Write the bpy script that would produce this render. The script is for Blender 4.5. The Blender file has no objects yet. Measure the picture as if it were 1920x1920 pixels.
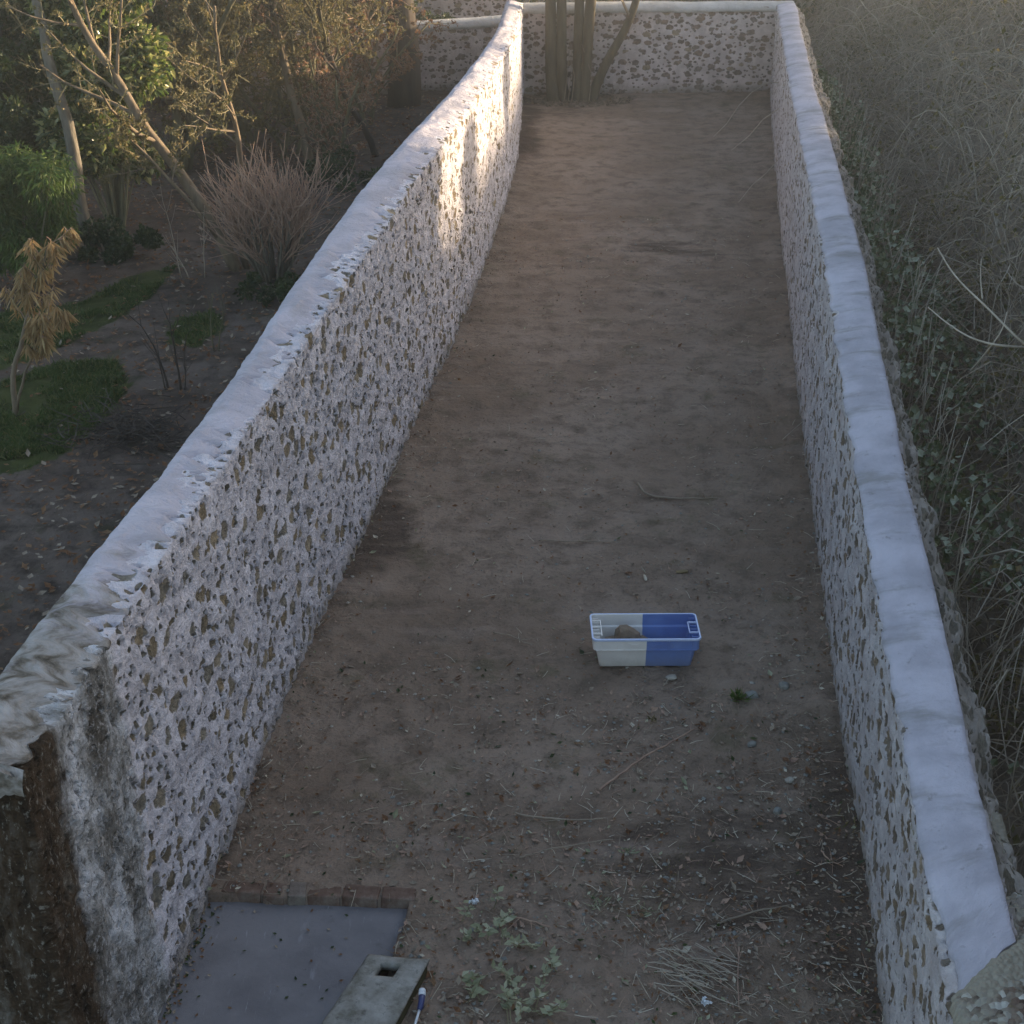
import bpy, math, random
import numpy as np
from mathutils import Vector, Matrix, noise, Euler
random.seed(7); rng = np.random.default_rng(7)
R = math.radians
S = bpy.context.scene
COL = S.collection
# ------------------------------------------------------------------ camera
CH = 6.2; CF = 2862.0; CT = R(26.5); CC = math.cos(CT); CS = math.sin(CT)
def G(x, y, z=0.0):
    """where a sight line meets the level z (used to survey the place)"""
    v = y - 960; k = (CH - z) / (CF * CS + v * CC)
    return Vector(((x - 960) * k, (CF * CC - v * CS) * k, z))
cam = bpy.data.cameras.new('camera'); camo = bpy.data.objects.new('camera', cam); COL.objects.link(camo)
camo.location = (0, 0, CH); camo.rotation_euler = (R(90) - CT, 0, 0)
cam.sensor_width = 36; cam.lens = CF / 1920 * 36; cam.clip_end = 2000; cam.clip_start = 0.05
S.camera = camo

# ------------------------------------------------------------------ helpers
def tag(o, label=None, cat=None, group=None, kind=None):
    if label: o['label'] = label
    if cat: o['category'] = cat
    if group: o['group'] = group
    if kind: o['kind'] = kind
    return o
def empty(name, loc=(0, 0, 0), rz=0):
    o = bpy.data.objects.new(name, None); o.location = loc; o.rotation_euler = (0, 0, rz); o.empty_display_size = .1
    COL.objects.link(o); return o
class MB:
    def __init__(s): s.v = []; s.f = []; s.m = []; s.uv = None
    def add(s, vs, fs, mi=0):
        n = len(s.v); s.v.extend(vs); s.f.extend([tuple(i + n for i in f) for f in fs]); s.m.extend([mi] * len(fs))
    def box(s, c, d, rz=0, mi=0, rx=0, ry=0):
        M = Matrix.Translation(c) @ Euler((rx, ry, rz)).to_matrix().to_4x4()
        vs = [tuple(M @ Vector((d[0] * a / 2, d[1] * b / 2, d[2] * e / 2))) for a in (-1, 1) for b in (-1, 1) for e in (-1, 1)]
        s.add(vs, [(0, 1, 3, 2), (4, 6, 7, 5), (0, 4, 5, 1), (2, 3, 7, 6), (0, 2, 6, 4), (1, 5, 7, 3)], mi)
    def tube(s, pts, rad, sides=5, mi=0, cap=True):
        n0 = len(s.v); pts = [Vector(p) for p in pts]; n = len(pts)
        prev = None
        for i, p in enumerate(pts):
            t = (pts[min(i + 1, n - 1)] - pts[max(i - 1, 0)])
            if t.length < 1e-9: t = Vector((0, 0, 1))
            t.normalize()
            if prev is None:
                a = t.orthogonal().normalized()
            else:
                a = prev - t * prev.dot(t)
                a = a.normalized() if a.length > 1e-6 else t.orthogonal().normalized()
            prev = a; b = t.cross(a); r = rad[i] if hasattr(rad, '__len__') else rad
            for k in range(sides):
                an = 2 * math.pi * k / sides
                q = p + (a * math.cos(an) + b * math.sin(an)) * r
                s.v.append((q.x, q.y, q.z))
        for i in range(n - 1):
            for k in range(sides):
                k2 = (k + 1) % sides
                s.f.append((n0 + i * sides + k, n0 + i * sides + k2, n0 + (i + 1) * sides + k2, n0 + (i + 1) * sides + k)); s.m.append(mi)
        if cap and sides > 3:
            s.f.append(tuple(n0 + k for k in reversed(range(sides)))); s.m.append(mi)
            s.f.append(tuple(n0 + (n - 1) * sides + k for k in range(sides))); s.m.append(mi)
    def leaf(s, p, d, nrm, L, W, mi=0, fold=.25):
        d = d.normalized(); w = d.cross(nrm)
        if w.length < 1e-6: w = d.orthogonal()
        w.normalize(); n = w.cross(d)
        a = p; t = p + d * L; m = p + d * L * .45 - n * W * fold
        l = p + d * L * .45 + w * W * .5; r = p + d * L * .45 - w * W * .5
        s.add([tuple(a), tuple(l), tuple(t), tuple(r), tuple(m)], [(0, 4, 1), (4, 2, 1), (0, 3, 4), (4, 3, 2)], mi)
    def build(s, name, mats, parent=None, smooth=False):
        me = bpy.data.meshes.new(name); me.from_pydata([tuple(v) for v in s.v], [], s.f)
        mats = mats if isinstance(mats, (list, tuple)) else [mats]
        for m in mats: me.materials.append(m)
        if len(mats) > 1: me.polygons.foreach_set('material_index', s.m)
        if smooth: me.polygons.foreach_set('use_smooth', [True] * len(me.polygons))
        me.update()
        o = bpy.data.objects.new(name, me); COL.objects.link(o)
        if parent: o.parent = parent
        return o
def grid_obj(name, P, UV, mats, parent=None, mi=None, closed=False, smooth=True, attr=None, keep=None):
    """P: (n, m, 3) array of vertices, UV (n, m, 2)"""
    n, m = P.shape[:2]
    idx = np.arange(n * m).reshape(n, m)
    q = np.stack([idx[:-1, :-1], idx[:-1, 1:], idx[1:, 1:], idx[1:, :-1]], -1).reshape(-1, 4)
    if keep is not None: q = q[keep.reshape(-1)]
    me = bpy.data.meshes.new(name)
    me.vertices.add(n * m); me.vertices.foreach_set('co', P.reshape(-1).astype(np.float32))
    me.loops.add(q.size); me.loops.foreach_set('vertex_index', q.reshape(-1).astype(np.int32))
    me.polygons.add(len(q)); me.polygons.foreach_set('loop_start', (np.arange(len(q)) * 4).astype(np.int32))
    if mi is not None:
        mm = mi.reshape(-1) if keep is None else mi.reshape(-1)[keep.reshape(-1)]
        me.polygons.foreach_set('material_index', mm.astype(np.int32))
    me.update(calc_edges=True); me.validate()
    uvl = me.uv_layers.new(name='UVMap')
    uvl.data.foreach_set('uv', UV.reshape(-1, 2)[q.reshape(-1)].reshape(-1).astype(np.float32))
    if smooth: me.polygons.foreach_set('use_smooth', [True] * len(me.polygons))
    for a, vals in (attr or {}).items():
        at = me.attributes.new(a, 'FLOAT', 'POINT'); at.data.foreach_set('value', vals.reshape(-1).astype(np.float32))
    for mt in (mats if isinstance(mats, (list, tuple)) else [mats]): me.materials.append(mt)
    o = bpy.data.objects.new(name, me); COL.objects.link(o)
    if parent: o.parent = parent
    return o
def fbm(x, y, z=0.0, sc=1.0, oc=4):
    return noise.fractal(Vector((x * sc, y * sc, z * sc)), 1.0, 2.0, oc)
def pil(poly, x):
    return float(np.interp(x, [p[0] for p in poly], [p[1] for p in poly]))

# ------------------------------------------------------------------ node helper
class NT:
    def __init__(s, name):
        s.mat = bpy.data.materials.new(name); s.mat.use_nodes = True; s.t = s.mat.node_tree; s.t.nodes.clear()
        s.out = s.n('ShaderNodeOutputMaterial')
    def n(s, ty, **kw):
        nd = s.t.nodes.new(ty)
        for k, v in kw.items(): setattr(nd, k, v)
        return nd
    def l(s, a, b): s.t.links.new(a, b)
    def put(s, sock, v):
        if hasattr(v, 'is_output') or isinstance(v, bpy.types.NodeSocket): s.l(v, sock)
        elif isinstance(v, (tuple, list)) and len(v) == 3 and sock.type == 'RGBA': sock.default_value = (*v, 1)
        else: sock.default_value = v
    def math(s, op, a, b=0.0, c=None, clamp=False):
        nd = s.n('ShaderNodeMath', operation=op, use_clamp=clamp); s.put(nd.inputs[0], a); s.put(nd.inputs[1], b)
        if c is not None: s.put(nd.inputs[2], c)
        return nd.outputs[0]
    def noise(s, vec, scale, detail=4, rough=.55, dist=0.0, col=False):
        nd = s.n('ShaderNodeTexNoise'); s.put(nd.inputs['Vector'], vec); nd.inputs['Scale'].default_value = scale
        nd.inputs['Detail'].default_value = detail; nd.inputs['Roughness'].default_value = rough; nd.inputs['Distortion'].default_value = dist
        return nd.outputs['Color'] if col else nd.outputs[0]
    def ramp(s, fac, stops, interp='LINEAR'):
        nd = s.n('ShaderNodeValToRGB'); nd.color_ramp.interpolation = interp; e = nd.color_ramp.elements
        while len(e) < len(stops): e.new(.5)
        for i, (p, c) in enumerate(stops):
            e[i].position = p; e[i].color = (*c, 1) if isinstance(c, (tuple, list)) else (c, c, c, 1)
        s.put(nd.inputs[0], fac); return nd.outputs[0]
    def sstep(s, v, lo, hi):
        nd = s.n('ShaderNodeMapRange', interpolation_type='SMOOTHSTEP'); s.put(nd.inputs[0], v)
        s.put(nd.inputs[1], lo); s.put(nd.inputs[2], hi); return nd.outputs[0]
    def mix(s, f, a, b, mode='MIX'):
        nd = s.n('ShaderNodeMix', data_type='RGBA', blend_type=mode); s.put(nd.inputs[0], f)
        s.put(nd.inputs[6], a); s.put(nd.inputs[7], b); return nd.outputs[2]
    def mapv(s, vec, scale, loc=(0, 0, 0), rot=(0, 0, 0)):
        nd = s.n('ShaderNodeMapping'); s.l(vec, nd.inputs[0]); nd.inputs['Scale'].default_value = scale
        nd.inputs['Location'].default_value = loc; nd.inputs['Rotation'].default_value = rot; return nd.outputs[0]
    def voro(s, vec, scale, feature='F1', rnd=1.0, dims='3D'):
        nd = s.n('ShaderNodeTexVoronoi', feature=feature, voronoi_dimensions=dims); s.l(vec, nd.inputs['Vector'])
        nd.inputs['Scale'].default_value = scale; nd.inputs['Randomness'].default_value = rnd; return nd
    def sep(s, c):
        nd = s.n('ShaderNodeSeparateXYZ'); s.l(c, nd.inputs[0]); return nd.outputs
    def bump(s, h, strength=.5, dist=.01):
        nd = s.n('ShaderNodeBump'); nd.inputs['Strength'].default_value = strength; nd.inputs['Distance'].default_value = dist
        s.l(h, nd.inputs['Height']); return nd.outputs[0]
    def finish(s, col, rough=.9, normal=None, spec=.3, disp=None, metal=0, trans=0):
        b = s.n('ShaderNodeBsdfPrincipled'); s.put(b.inputs['Base Color'], col); s.put(b.inputs['Roughness'], rough)
        b.inputs['Specular IOR Level'].default_value = spec; b.inputs['Metallic'].default_value = metal
        if normal is not None: s.l(normal, b.inputs['Normal'])
        sh = b.outputs[0]
        if trans:
            tr = s.n('ShaderNodeBsdfTranslucent'); s.put(tr.inputs[0], col)
            mx = s.n('ShaderNodeMixShader'); mx.inputs[0].default_value = trans; s.l(sh, mx.inputs[1]); s.l(tr.outputs[0], mx.inputs[2]); sh = mx.outputs[0]
        s.l(sh, s.out.inputs[0])
        if disp is not None:
            d = s.n('ShaderNodeDisplacement'); d.inputs['Midlevel'].default_value = 0; d.inputs['Scale'].default_value = 1
            s.l(disp, d.inputs['Height']); s.l(d.outputs[0], s.out.inputs['Displacement']); s.mat.displacement_method = 'BOTH'
        return s.mat
def simple(name, c1, c2, scale=8, rough=.9, bump=.3, bdist=.01, detail=6, trans=0, spec=.3, stretch=None, rndobj=False):
    t = NT(name); tc = t.n('ShaderNodeTexCoord').outputs['Object']
    if stretch: tc = t.mapv(tc, stretch)
    f = t.noise(tc, scale, detail, .6)
    c = t.ramp(f, [(.3, c1), (.7, c2)])
    nm = t.bump(f, bump, bdist) if bump else None
    return t.finish(c, rough, nm, spec, trans=trans)
def leafmat(name, c1, c2, c3, trans=.35, rough=.55, scale=6, spec=.4):
    """leaf colour varies from clump to clump and from leaf to leaf"""
    t = NT(name); tc = t.n('ShaderNodeTexCoord').outputs['Object']
    g = t.n('ShaderNodeNewGeometry').outputs['Random Per Island']
    f = t.noise(tc, scale, 3)
    c = t.mix(t.sstep(f, .35, .65), c1, c2)
    c = t.mix(t.sstep(g, .55, 1.0), c, c3)
    return t.finish(c, rough, None, spec, trans=trans)

# ------------------------------------------------------------------ stone wall material
def wall_mat(name, big=5.5, small=13, big_on=.45, small_on=.5, mortar=((.50, .50, .52), (.68, .68, .70)),
             stones=((.17, .145, .11), (.37, .28, .175), (.26, .24, .21), (.46, .37, .26)), plaster_to=None, dark_face=False, rbig=(.30, .48), amp=1.0, base_dirt=True, sx=(.85, 1.0)):
    t = NT(name); uv = t.n('ShaderNodeTexCoord').outputs['UV']
    wob = t.noise(uv, 9, 3, .6, col=True)
    wv = t.n('ShaderNodeVectorMath', operation='MULTIPLY_ADD'); t.l(wob, wv.inputs[0]); wv.inputs[1].default_value = (.07, .07, 0); t.l(uv, wv.inputs[2])
    w = wv.outputs[0]
    fine = t.noise(uv, 60, 5, .65); lump = t.noise(uv, 16, 4, .6); patch = t.noise(uv, 1.1, 3, .6)
    def layer(scale, on, r0, r1, sx, off):
        v = t.voro(t.mapv(w, (sx, 1, 1), off), scale, dims='2D', rnd=.95)
        c = t.sep(v.outputs['Color'])
        act = t.math('LESS_THAN', c[0], on if not hasattr(on, 'is_output') else on)
        r = t.math('MULTIPLY_ADD', c[1], r1 - r0, r0)
        d = t.math('ADD', v.outputs['Distance'], t.math('MULTIPLY', t.math('SUBTRACT', lump, .5), .35))
        m = t.math('SUBTRACT', 1.0, t.sstep(d, t.math('SUBTRACT', r, .10), r))
        return t.math('MULTIPLY', m, act), c
    onb = t.math('MULTIPLY_ADD', patch, .5, big_on - .25)
    ons = t.math('MULTIPLY_ADD', patch, -.5, small_on + .25)
    m1, c1 = layer(big, onb, rbig[0], rbig[1], sx[0], (3.1, 1.7, 0))
    m2, c2 = layer(small, ons, .20, .42, sx[1], (7.7, 9.1, 0))
    m2 = t.math('MULTIPLY', m2, t.math('SUBTRACT', 1.0, m1))
    u, v, _ = t.sep(uv)
    mask = t.math('MAXIMUM', m1, m2)
    if plaster_to is not None:   # the first stretch of the wall is plastered over
        edge = t.math('ADD', t.math('ADD', u, t.math('MULTIPLY', t.math('SUBTRACT', t.noise(uv, 2.2, 4, .6), .5), .35)), 0)
        pl = t.math('SUBTRACT', 1.0, t.sstep(edge, plaster_to - .04, plaster_to + .05))
        mask = t.math('MULTIPLY', mask, t.math('SUBTRACT', 1.0, pl))
    # stone colour
    sc = t.ramp(c1[2], [(0, stones[0]), (.35, stones[1]), (.65, stones[2]), (1, stones[3])])
    sc2 = t.ramp(c2[2], [(0, stones[0]), (.5, stones[2]), (1, stones[1])])
    scol = t.mix(m2, sc, sc2)
    scol = t.mix(t.sstep(lump, .35, .7), t.mix(.45, scol, (.03, .028, .022)), scol)
    scol = t.mix(t.sstep(fine, .45, .75), scol, t.mix(.35, scol, (.4, .36, .28)))
    mc = t.mix(t.sstep(t.noise(uv, 3.5, 6, .65), .35, .68), mortar[0], mortar[1])
    mc = t.mix(t.math('MULTIPLY', t.sstep(t.noise(uv, 30, 6, .7), .55, .75), .55), mc, (.22, .20, .17))
    if base_dirt:   # splashed soil along the foot
        fd = t.math('SUBTRACT', 1.0, t.sstep(t.math('ADD', v, t.math('MULTIPLY', t.math('SUBTRACT', t.noise(uv, 4, 5, .7), .5), .35)), .0, .22))
        mc = t.mix(t.math('MULTIPLY', fd, .65), mc, (.17, .14, .10))
    if plaster_to is not None:
        n1 = t.noise(t.mapv(uv, (1.5, .8, 1)), 2.2, 9, .66); n2 = t.noise(uv, 22, 6, .7)
        pc = t.ramp(n1, [(.36, (.09, .08, .07)), (.46, (.22, .21, .20)), (.52, (.36, .355, .36)), (.60, (.60, .60, .64))])
        pc = t.mix(t.math('MULTIPLY', t.sstep(n2, .52, .62), .6), pc, (.56, .55, .57))
        pc = t.mix(t.math('MULTIPLY', t.sstep(t.noise(t.mapv(uv, (1.4, .7, 1)), 19, 7, .75), .53, .62), .75), pc, (.07, .06, .05))
        if dark_face is not None:
            dk = t.math('SUBTRACT', 1.0, t.sstep(t.math('ADD', u, t.math('MULTIPLY', t.math('SUBTRACT', t.noise(uv, 3.2, 5, .7), .5), .45)), dark_face - .03, dark_face + .10))
            spk = t.sstep(t.noise(t.mapv(uv, (1.5, .8, 1)), 26, 5, .65), .55, .68)
            dc = t.ramp(t.noise(t.mapv(uv, (2.5, .7, 1)), 3, 6, .7), [(.35, (.022, .017, .013)), (.52, (.065, .042, .026)), (.64, (.13, .11, .09)), (.75, (.30, .28, .26))])
            dc = t.mix(t.math('MULTIPLY', spk, .7), dc, (.34, .32, .28))
            pc = t.mix(dk, pc, dc)
        mc = t.mix(pl, mc, pc)
    col = t.mix(mask, mc, scol)
    h = t.math('MULTIPLY', t.math('SUBTRACT', lump, .5), .030 * amp)
    h = t.math('ADD', h, t.math('MULTIPLY', t.math('SUBTRACT', t.noise(uv, 5, 3), .5), .06 * amp))
    rough_amp = t.math('MULTIPLY', fine, .010 * amp)
    h = t.math('ADD', h, rough_amp)
    h = t.math('SUBTRACT', h, t.math('MULTIPLY', mask, .008 * amp))
    h = t.math('SUBTRACT', h, t.math('MULTIPLY', m2, .014 * amp))
    bh = t.noise(uv, 120, 4, .7)
    nm = t.bump(bh, .5, .006)
    return t.finish(col, .92, nm, .15, disp=h)
def cap_mat(name, c1=(.41, .38, .42), c2=(.53, .49, .545), dirt_near=None, dirt_col=(.20, .185, .165), streak=.45, sstretch=(1, 4, 1), amp=1.0):
    t = NT(name); uv = t.n('ShaderNodeTexCoord').outputs['UV']
    c = t.mix(t.sstep(t.noise(uv, 2.2, 5, .6), .35, .65), c1, c2)
    st = t.noise(t.mapv(uv, sstretch), 1.8, 5, .65)
    c = t.mix(t.math('MULTIPLY', t.sstep(st, .50, .68), streak), c, (.25, .235, .225))
    c = t.mix(t.math('MULTIPLY', t.sstep(t.noise(uv, 9, 7, .75), .58, .68), .55 * streak + .1), c, (.16, .15, .13))
    c = t.mix(t.math('MULTIPLY', t.sstep(t.noise(uv, 45, 5, .7), .58, .74), .4), c, (.30, .28, .25))
    if dirt_near is not None:
        u = t.sep(uv)[0]
        nz = t.noise(uv, 3.2, 7, .68)
        k = t.math('SUBTRACT', 1.0, t.sstep(t.math('ADD', u, t.math('MULTIPLY', t.math('SUBTRACT', nz, .5), 4.4)), dirt_near - .5, dirt_near + .5))
        dn = t.noise(uv, 6, 8, .62)
        dc = t.ramp(dn, [(.34, (.05, .04, .028)), (.43, (.17, .145, .12)), (.52, (.30, .275, .255)), (.66, (.40, .38, .375))])
        c = t.mix(k, c, dc)
    h = t.math('ADD', t.math('MULTIPLY', t.math('SUBTRACT', t.noise(uv, 4, 5, .6), .5), .024 * amp), t.math('MULTIPLY', t.math('SUBTRACT', t.noise(uv, 18, 5, .65), .5), .020 * amp))
    nm = t.bump(t.noise(uv, 70, 6, .75), .6, .008)
    return t.finish(c, .9, nm, .15, disp=h)

M = {}
M['wallL'] = wall_mat('lime_rubble_left', big=5.9, small=13, big_on=.50, small_on=.60, rbig=(.26, .44), amp=1.35, mortar=((.54, .505, .55), (.73, .69, .745)), plaster_to=1.02, dark_face=.26)
M['wallR'] = wall_mat('lime_rubble_right', big=7.5, small=13, big_on=.60, small_on=.72, mortar=((.42, .37, .37), (.58, .53, .53)), stones=((.13, .10, .08), (.28, .20, .13), (.20, .17, .15), (.36, .27, .19)))
M['wallF'] = wall_mat('lime_rubble_far', sx=(.62, .75), amp=.6, big=7.5, small=13, big_on=.62, small_on=.65, mortar=((.48, .40, .385), (.64, .55, .53)),
                      stones=((.20, .15, .125), (.32, .22, .17), (.26, .21, .19), (.38, .29, .20)))
M['capL'] = cap_mat('lime_coping_left', dirt_near=1.5, streak=.25)
M['capR'] = cap_mat('lime_coping_right', c1=(.37, .345, .385), c2=(.51, .475, .53), streak=.75, sstretch=(2.2, .7, 1), amp=.55)
M['rubble'] = wall_mat('rough_rubble', big=5.0, small=14, big_on=.75, small_on=.5, mortar=((.34, .29, .25), (.50, .44, .39)),
                       stones=((.12, .10, .08), (.28, .24, .18), (.20, .18, .15), (.36, .31, .24)), amp=1.6, base_dirt=False)

# ------------------------------------------------------------------ walls
LW = [(4.6, -2.26), (5.38, -2.12), (6.19, -1.975), (7.23, -1.87), (9.24, -1.70), (11.42, -1.41), (13.24, -1.17), (15.27, -.92), (17.48, -.64), (19.82, -.39), (22.46, -.16), (25.8, .07), (31.3, .20)]
LH = [(4.6, 2.25), (5.4, 2.27), (7.3, 2.36), (8.7, 2.28), (10.1, 2.28), (11, 2.34), (14.7, 2.39), (17.4, 2.38), (19.2, 2.32), (21.4, 2.27), (26, 2.08), (31.3, 1.76)]
LT = [(4.6, .40), (5.4, .40), (6.7, .36), (7.8, .30), (10, .31), (11, .34), (13.75, .42), (15.9, .42), (18.6, .38), (21.8, .32), (26, .30), (31.3, .30)]
RW = [(2.0, 1.45), (5.0, 1.93), (6.19, 2.05), (7.18, 2.17), (8.47, 2.31), (10.04, 2.46), (11.42, 2.63), (13.36, 2.88), (15.27, 3.10), (18.48, 3.51), (22.46, 4.02), (26.57, 4.57), (31.3, 5.22)]
RH = [(2.0, 1.27), (5.2, 1.30), (6.7, 1.35), (7.4, 1.36), (8.6, 1.48), (9.9, 1.65), (12.9, 1.85), (15.6, 1.98), (21, 1.87), (31.3, 1.73)]
def smooth_poly(poly, s=.6):
    ys = np.arange(poly[0][0], poly[-1][0] + .001, .1)
    v = np.interp(ys, [p[0] for p in poly], [p[1] for p in poly]); k = max(1, int(s / .1)); ker = np.ones(2 * k + 1) / (2 * k + 1)
    vp = np.concatenate([v[0] + (v[0] - v[1:k + 1][::-1]), v, v[-1] + (v[-1] - v[-k - 1:-1][::-1])])
    sm = np.convolve(vp, ker, 'valid'); return lambda y: float(np.interp(y, ys, sm))
lw, lh, lt = smooth_poly(LW, .8), smooth_poly(LH), smooth_poly(LT)
rw, rh = smooth_poly(RW, .8), smooth_poly(RH)
def stations(y0, y1, s0, k=.0022):
    ys = [y0]
    while ys[-1] < y1: ys.append(ys[-1] + max(s0, ys[-1] * k))
    return np.array(ys)
def wall_body(name, path, side, ys, mat, parent, vstep=.026, zb=-.2, thick=None, height=None, outer=True):
    """inner face, top and outer face as one swept sheet; side=+1: outside lies towards -X"""
    prof = []
    nin = int(2.45 / vstep)
    rows = []; uvs = []
    u = 0; last = None
    for y in ys:
        x = path(y); h = height(y) + .006 * math.sin(y * 2.1); T = thick(y)
        dy = .05; tx = path(y + dy) - path(y - dy); L = math.hypot(tx, 2 * dy); nx, ny = (2 * dy) / L * -side, -tx / L * -side   # outward horizontal normal
        if last is not None: u += math.hypot(x - last[0], y - last[1])
        last = (x, y)
        r = []; uu = []
        for j in range(nin + 1):
            z = zb + (h - zb) * j / nin
            bat = .03 * (1 - j / nin) + .02 * fbm(u, z, 3.3, .8, 2)      # slightly battered and uneven
            r.append((x - nx * bat, y - ny * bat, z)); uu.append((u, z))
        for j in range(1, 9):
            q = T * j / 8
            z = h + .03 * math.sin(math.pi * j / 8) ; r.append((x + nx * q, y + ny * q, z)); uu.append((u, h + q))
        for j in range(1, 25):
            z = h + (zb - h) * j / 24; r.append((x + nx * (T + .0), y + ny * T, z)); uu.append((u, h + T + (h - z)))
        rows.append(r); uvs.append(uu)
    P = np.array(rows); U = np.array(uvs)
    if side > 0: P = P[:, ::-1]; U = U[:, ::-1]
    return grid_obj(name, P, U, mat, parent)
# --- left wall: along Y, with a returned near end
left = tag(empty('stone_wall', (lw(10), 10, 0)), 'tall white mortared rubble wall on the left, running from the dark stained plaster end up to the trees', 'stone wall')
def rel(o, p):   # keep world coordinates while parenting
    o.parent = p; o.matrix_parent_inverse = Matrix.Translation(-Vector(p.location)); return o
# body: path in plan starts with the end face (across the thickness), then the inner face
plan = []; Y0 = 5.40; T0 = lt(Y0)
ysL = stations(Y0, 31.25, .021)
rows, uvs = [], []
def lsec(x, y, nx, ny, h, T, u, nin=92, zb=-.2):
    r, uu = [], []
    for j in range(nin + 1):
        z = zb + (h - zb) * j / nin
        bat = .03 * (1 - j / nin) + .02 * fbm(u, z, 3.3, .8, 2)
        r.append((x - nx * bat, y - ny * bat, z)); uu.append((u, z))
    for j in range(1, 9):
        q = T * j / 8; r.append((x + nx * q, y + ny * q, h + .02 * math.sin(math.pi * j / 8))); uu.append((u, h + q))
    return r, uu
# end face samples: from outer near corner to the inner near corner, leaning back a little to the left
ex, ey = lw(Y0) - T0, Y0 + .10
for i in range(20):
    s_ = i / 20; x = ex + (lw(Y0) - ex) * s_; y = ey + (Y0 - ey) * s_
    nx, ny = .15 - .9 * (s_ ** 3), 1.0     # inward
    r, uu = lsec(x, y, 0, 1, lh(Y0) - .045, .25, -T0 * (1 - s_)); rows.append(r); uvs.append(uu)
u = 0; last = None
for y in ysL:
    x = lw(y); dy = .05; tx = lw(y + dy) - lw(y - dy); L = math.hypot(tx, 2 * dy); nx, ny = -2 * dy / L, tx / L
    if last is not None: u += math.hypot(x - last[0], y - last[1])
    last = (x, y); T = lt(y)
    r, uu = lsec(x, y, nx, ny, lh(y) - .035 * max(0, 1 - (y - Y0) / .5), T, u)
    rows.append(r); uvs.append(uu)
nrow = len(rows)
P = np.array(rows); U = np.array(uvs)
rel(grid_obj('inner_face', P[:, ::-1], U[:, ::-1], M['wallL']), left)
# outer face (towards the garden)
rows, uvs = [], []
u = 0
for y in stations(Y0 + .1, 31.25, .08, .004):
    x = lw(y) - lt(y); h = lh(y); r, uu = [], []
    for j in range(25):
        z = -.2 + (h + .2) * j / 24; r.append((x - .03 * (1 - j / 24), y, z)); uu.append((y + 50, z))
    rows.append(r); uvs.append(uu)
rel(grid_obj('outer_face', np.array(rows), np.array(uvs), M['wallF']), left)
# coping: rounded, its lower inner lip torn and uneven
def coping(name, y0, y1, path, hgt, wid, side, mat, parent, drop, crest, over=.02, jag=.05, n=26, seed=0, s0=.022, endcut=None):
    """cross-section from the inner lip up over the crest and down the outer lip"""
    ys = stations(y0, y1, s0); rows, uvs = [], []; u = 0; last = None
    for y in ys:
        x = path(y); h = hgt(y); W = wid(y); dy = .05; tx = path(y + dy) - path(y - dy); L = math.hypot(tx, 2 * dy)
        nx, ny = -2 * dy / L * side, tx / L * side
        if last is not None: u += math.hypot(x - last[0], y - last[1])
        last = (x, y)
        j1 = jag * (1.5 * fbm(u, seed, 0, 5.5, 4) + .8 * fbm(u, seed + 5, 0, 1.1, 3))
        j2 = .02 * fbm(u, seed + 9, 0, 3.0, 3)
        if endcut: sk = endcut(u)
        else: sk = 0
        r, uu = [], []; s = 0
        D = drop + j1
        a0 = max(0.0, -D); ov = over if D > 0 else 0; Dp_ = max(D, .004)
        pts = [(a0 + .03, -Dp_ - .012), (a0 + .004, -Dp_), (a0 - ov, -Dp_ + .010), (a0 - ov - .002, -Dp_ * .6), (a0 - ov + .002, -Dp_ * .3), (a0 + .004, .004)]
        for k in range(1, 15):
            t = k / 14; a_ = a0 + .006 + (W - a0 - .006) * t; t = a_ / W; pts.append((a_, crest(t) * (.35 + .65 * min(1, (a_ - a0) / .10)) + .018 * fbm(u, W * t * 3, seed + 20, 2.2, 3) * min(1, 3 * t)))
        pts += [(W + .022 + j2, crest(1) - .03), (W + .02 + j2, crest(1) - .09), (W - .01, crest(1) - .11)]
        pp = None
        for (a, z) in pts:
            q = (x + nx * a, y + ny * a, h + z)
            if pp: s += math.dist(pp, q)
            pp = q; r.append(q); uu.append((u, s))
        rows.append(r); uvs.append(uu)
    P = np.array(rows); U = np.array(uvs)
    if side > 0: P = P[:, ::-1]; U = U[:, ::-1]
    return rel(grid_obj(name, P, U, mat), parent)
def crestL(t): return .005 + .055 * math.sin(min(1, t * 1.15) * math.pi / 2) - .05 * max(0, t - .8) * 5 * .5
coping('coping', 5.34, 31.2, lambda y: lw(y), lh, lt, 1, M['capL'], left, -.04, crestL, jag=.12, over=.004, seed=2)
# cap over the near end: closes the coping towards the camera
xe, xi, ye = lw(5.36) - T0 - .03, lw(5.36) + .025, 5.345
n = 40; rows, uvs = [], []
for i in range(n + 1):
    t = i / n; x = xi + (xe - xi) * t; yb = ye + .10 * t
    zc = lh(5.36) + crestL(t) + .004; dp = .05 + .10 * abs(fbm(x, 1.7, 0, 5, 4)) + .05 * (1 - t); r, uu = [], []
    for k in range(9):
        q = k / 8; r.append((x, yb + .03 * (1 - q) ** 3 - .022 * math.sin(q * 2.6), zc - (dp + zc - lh(5.36)) * q)); uu.append((-t * .4, .3 + q * .15))
    rows.append(r); uvs.append(uu)
rel(grid_obj('end_render', np.array(rows), np.array(uvs), M['capL']), left)

# --- right wall
right = tag(empty('stone_wall', (rw(12), 12, 0)), 'low rubble wall on the right with pale smooth coping and rough stone ledge towards the brambles', 'stone wall')
rel(wall_body('inner_face', rw, -1, stations(2.4, 31.3, .024), M['wallR'], None, thick=lambda y: .36, height=lambda y: rh(y) - .015, vstep=.028), right)
def crestR(t): return .01 + .05 * math.sin(t * math.pi * .62)
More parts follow.
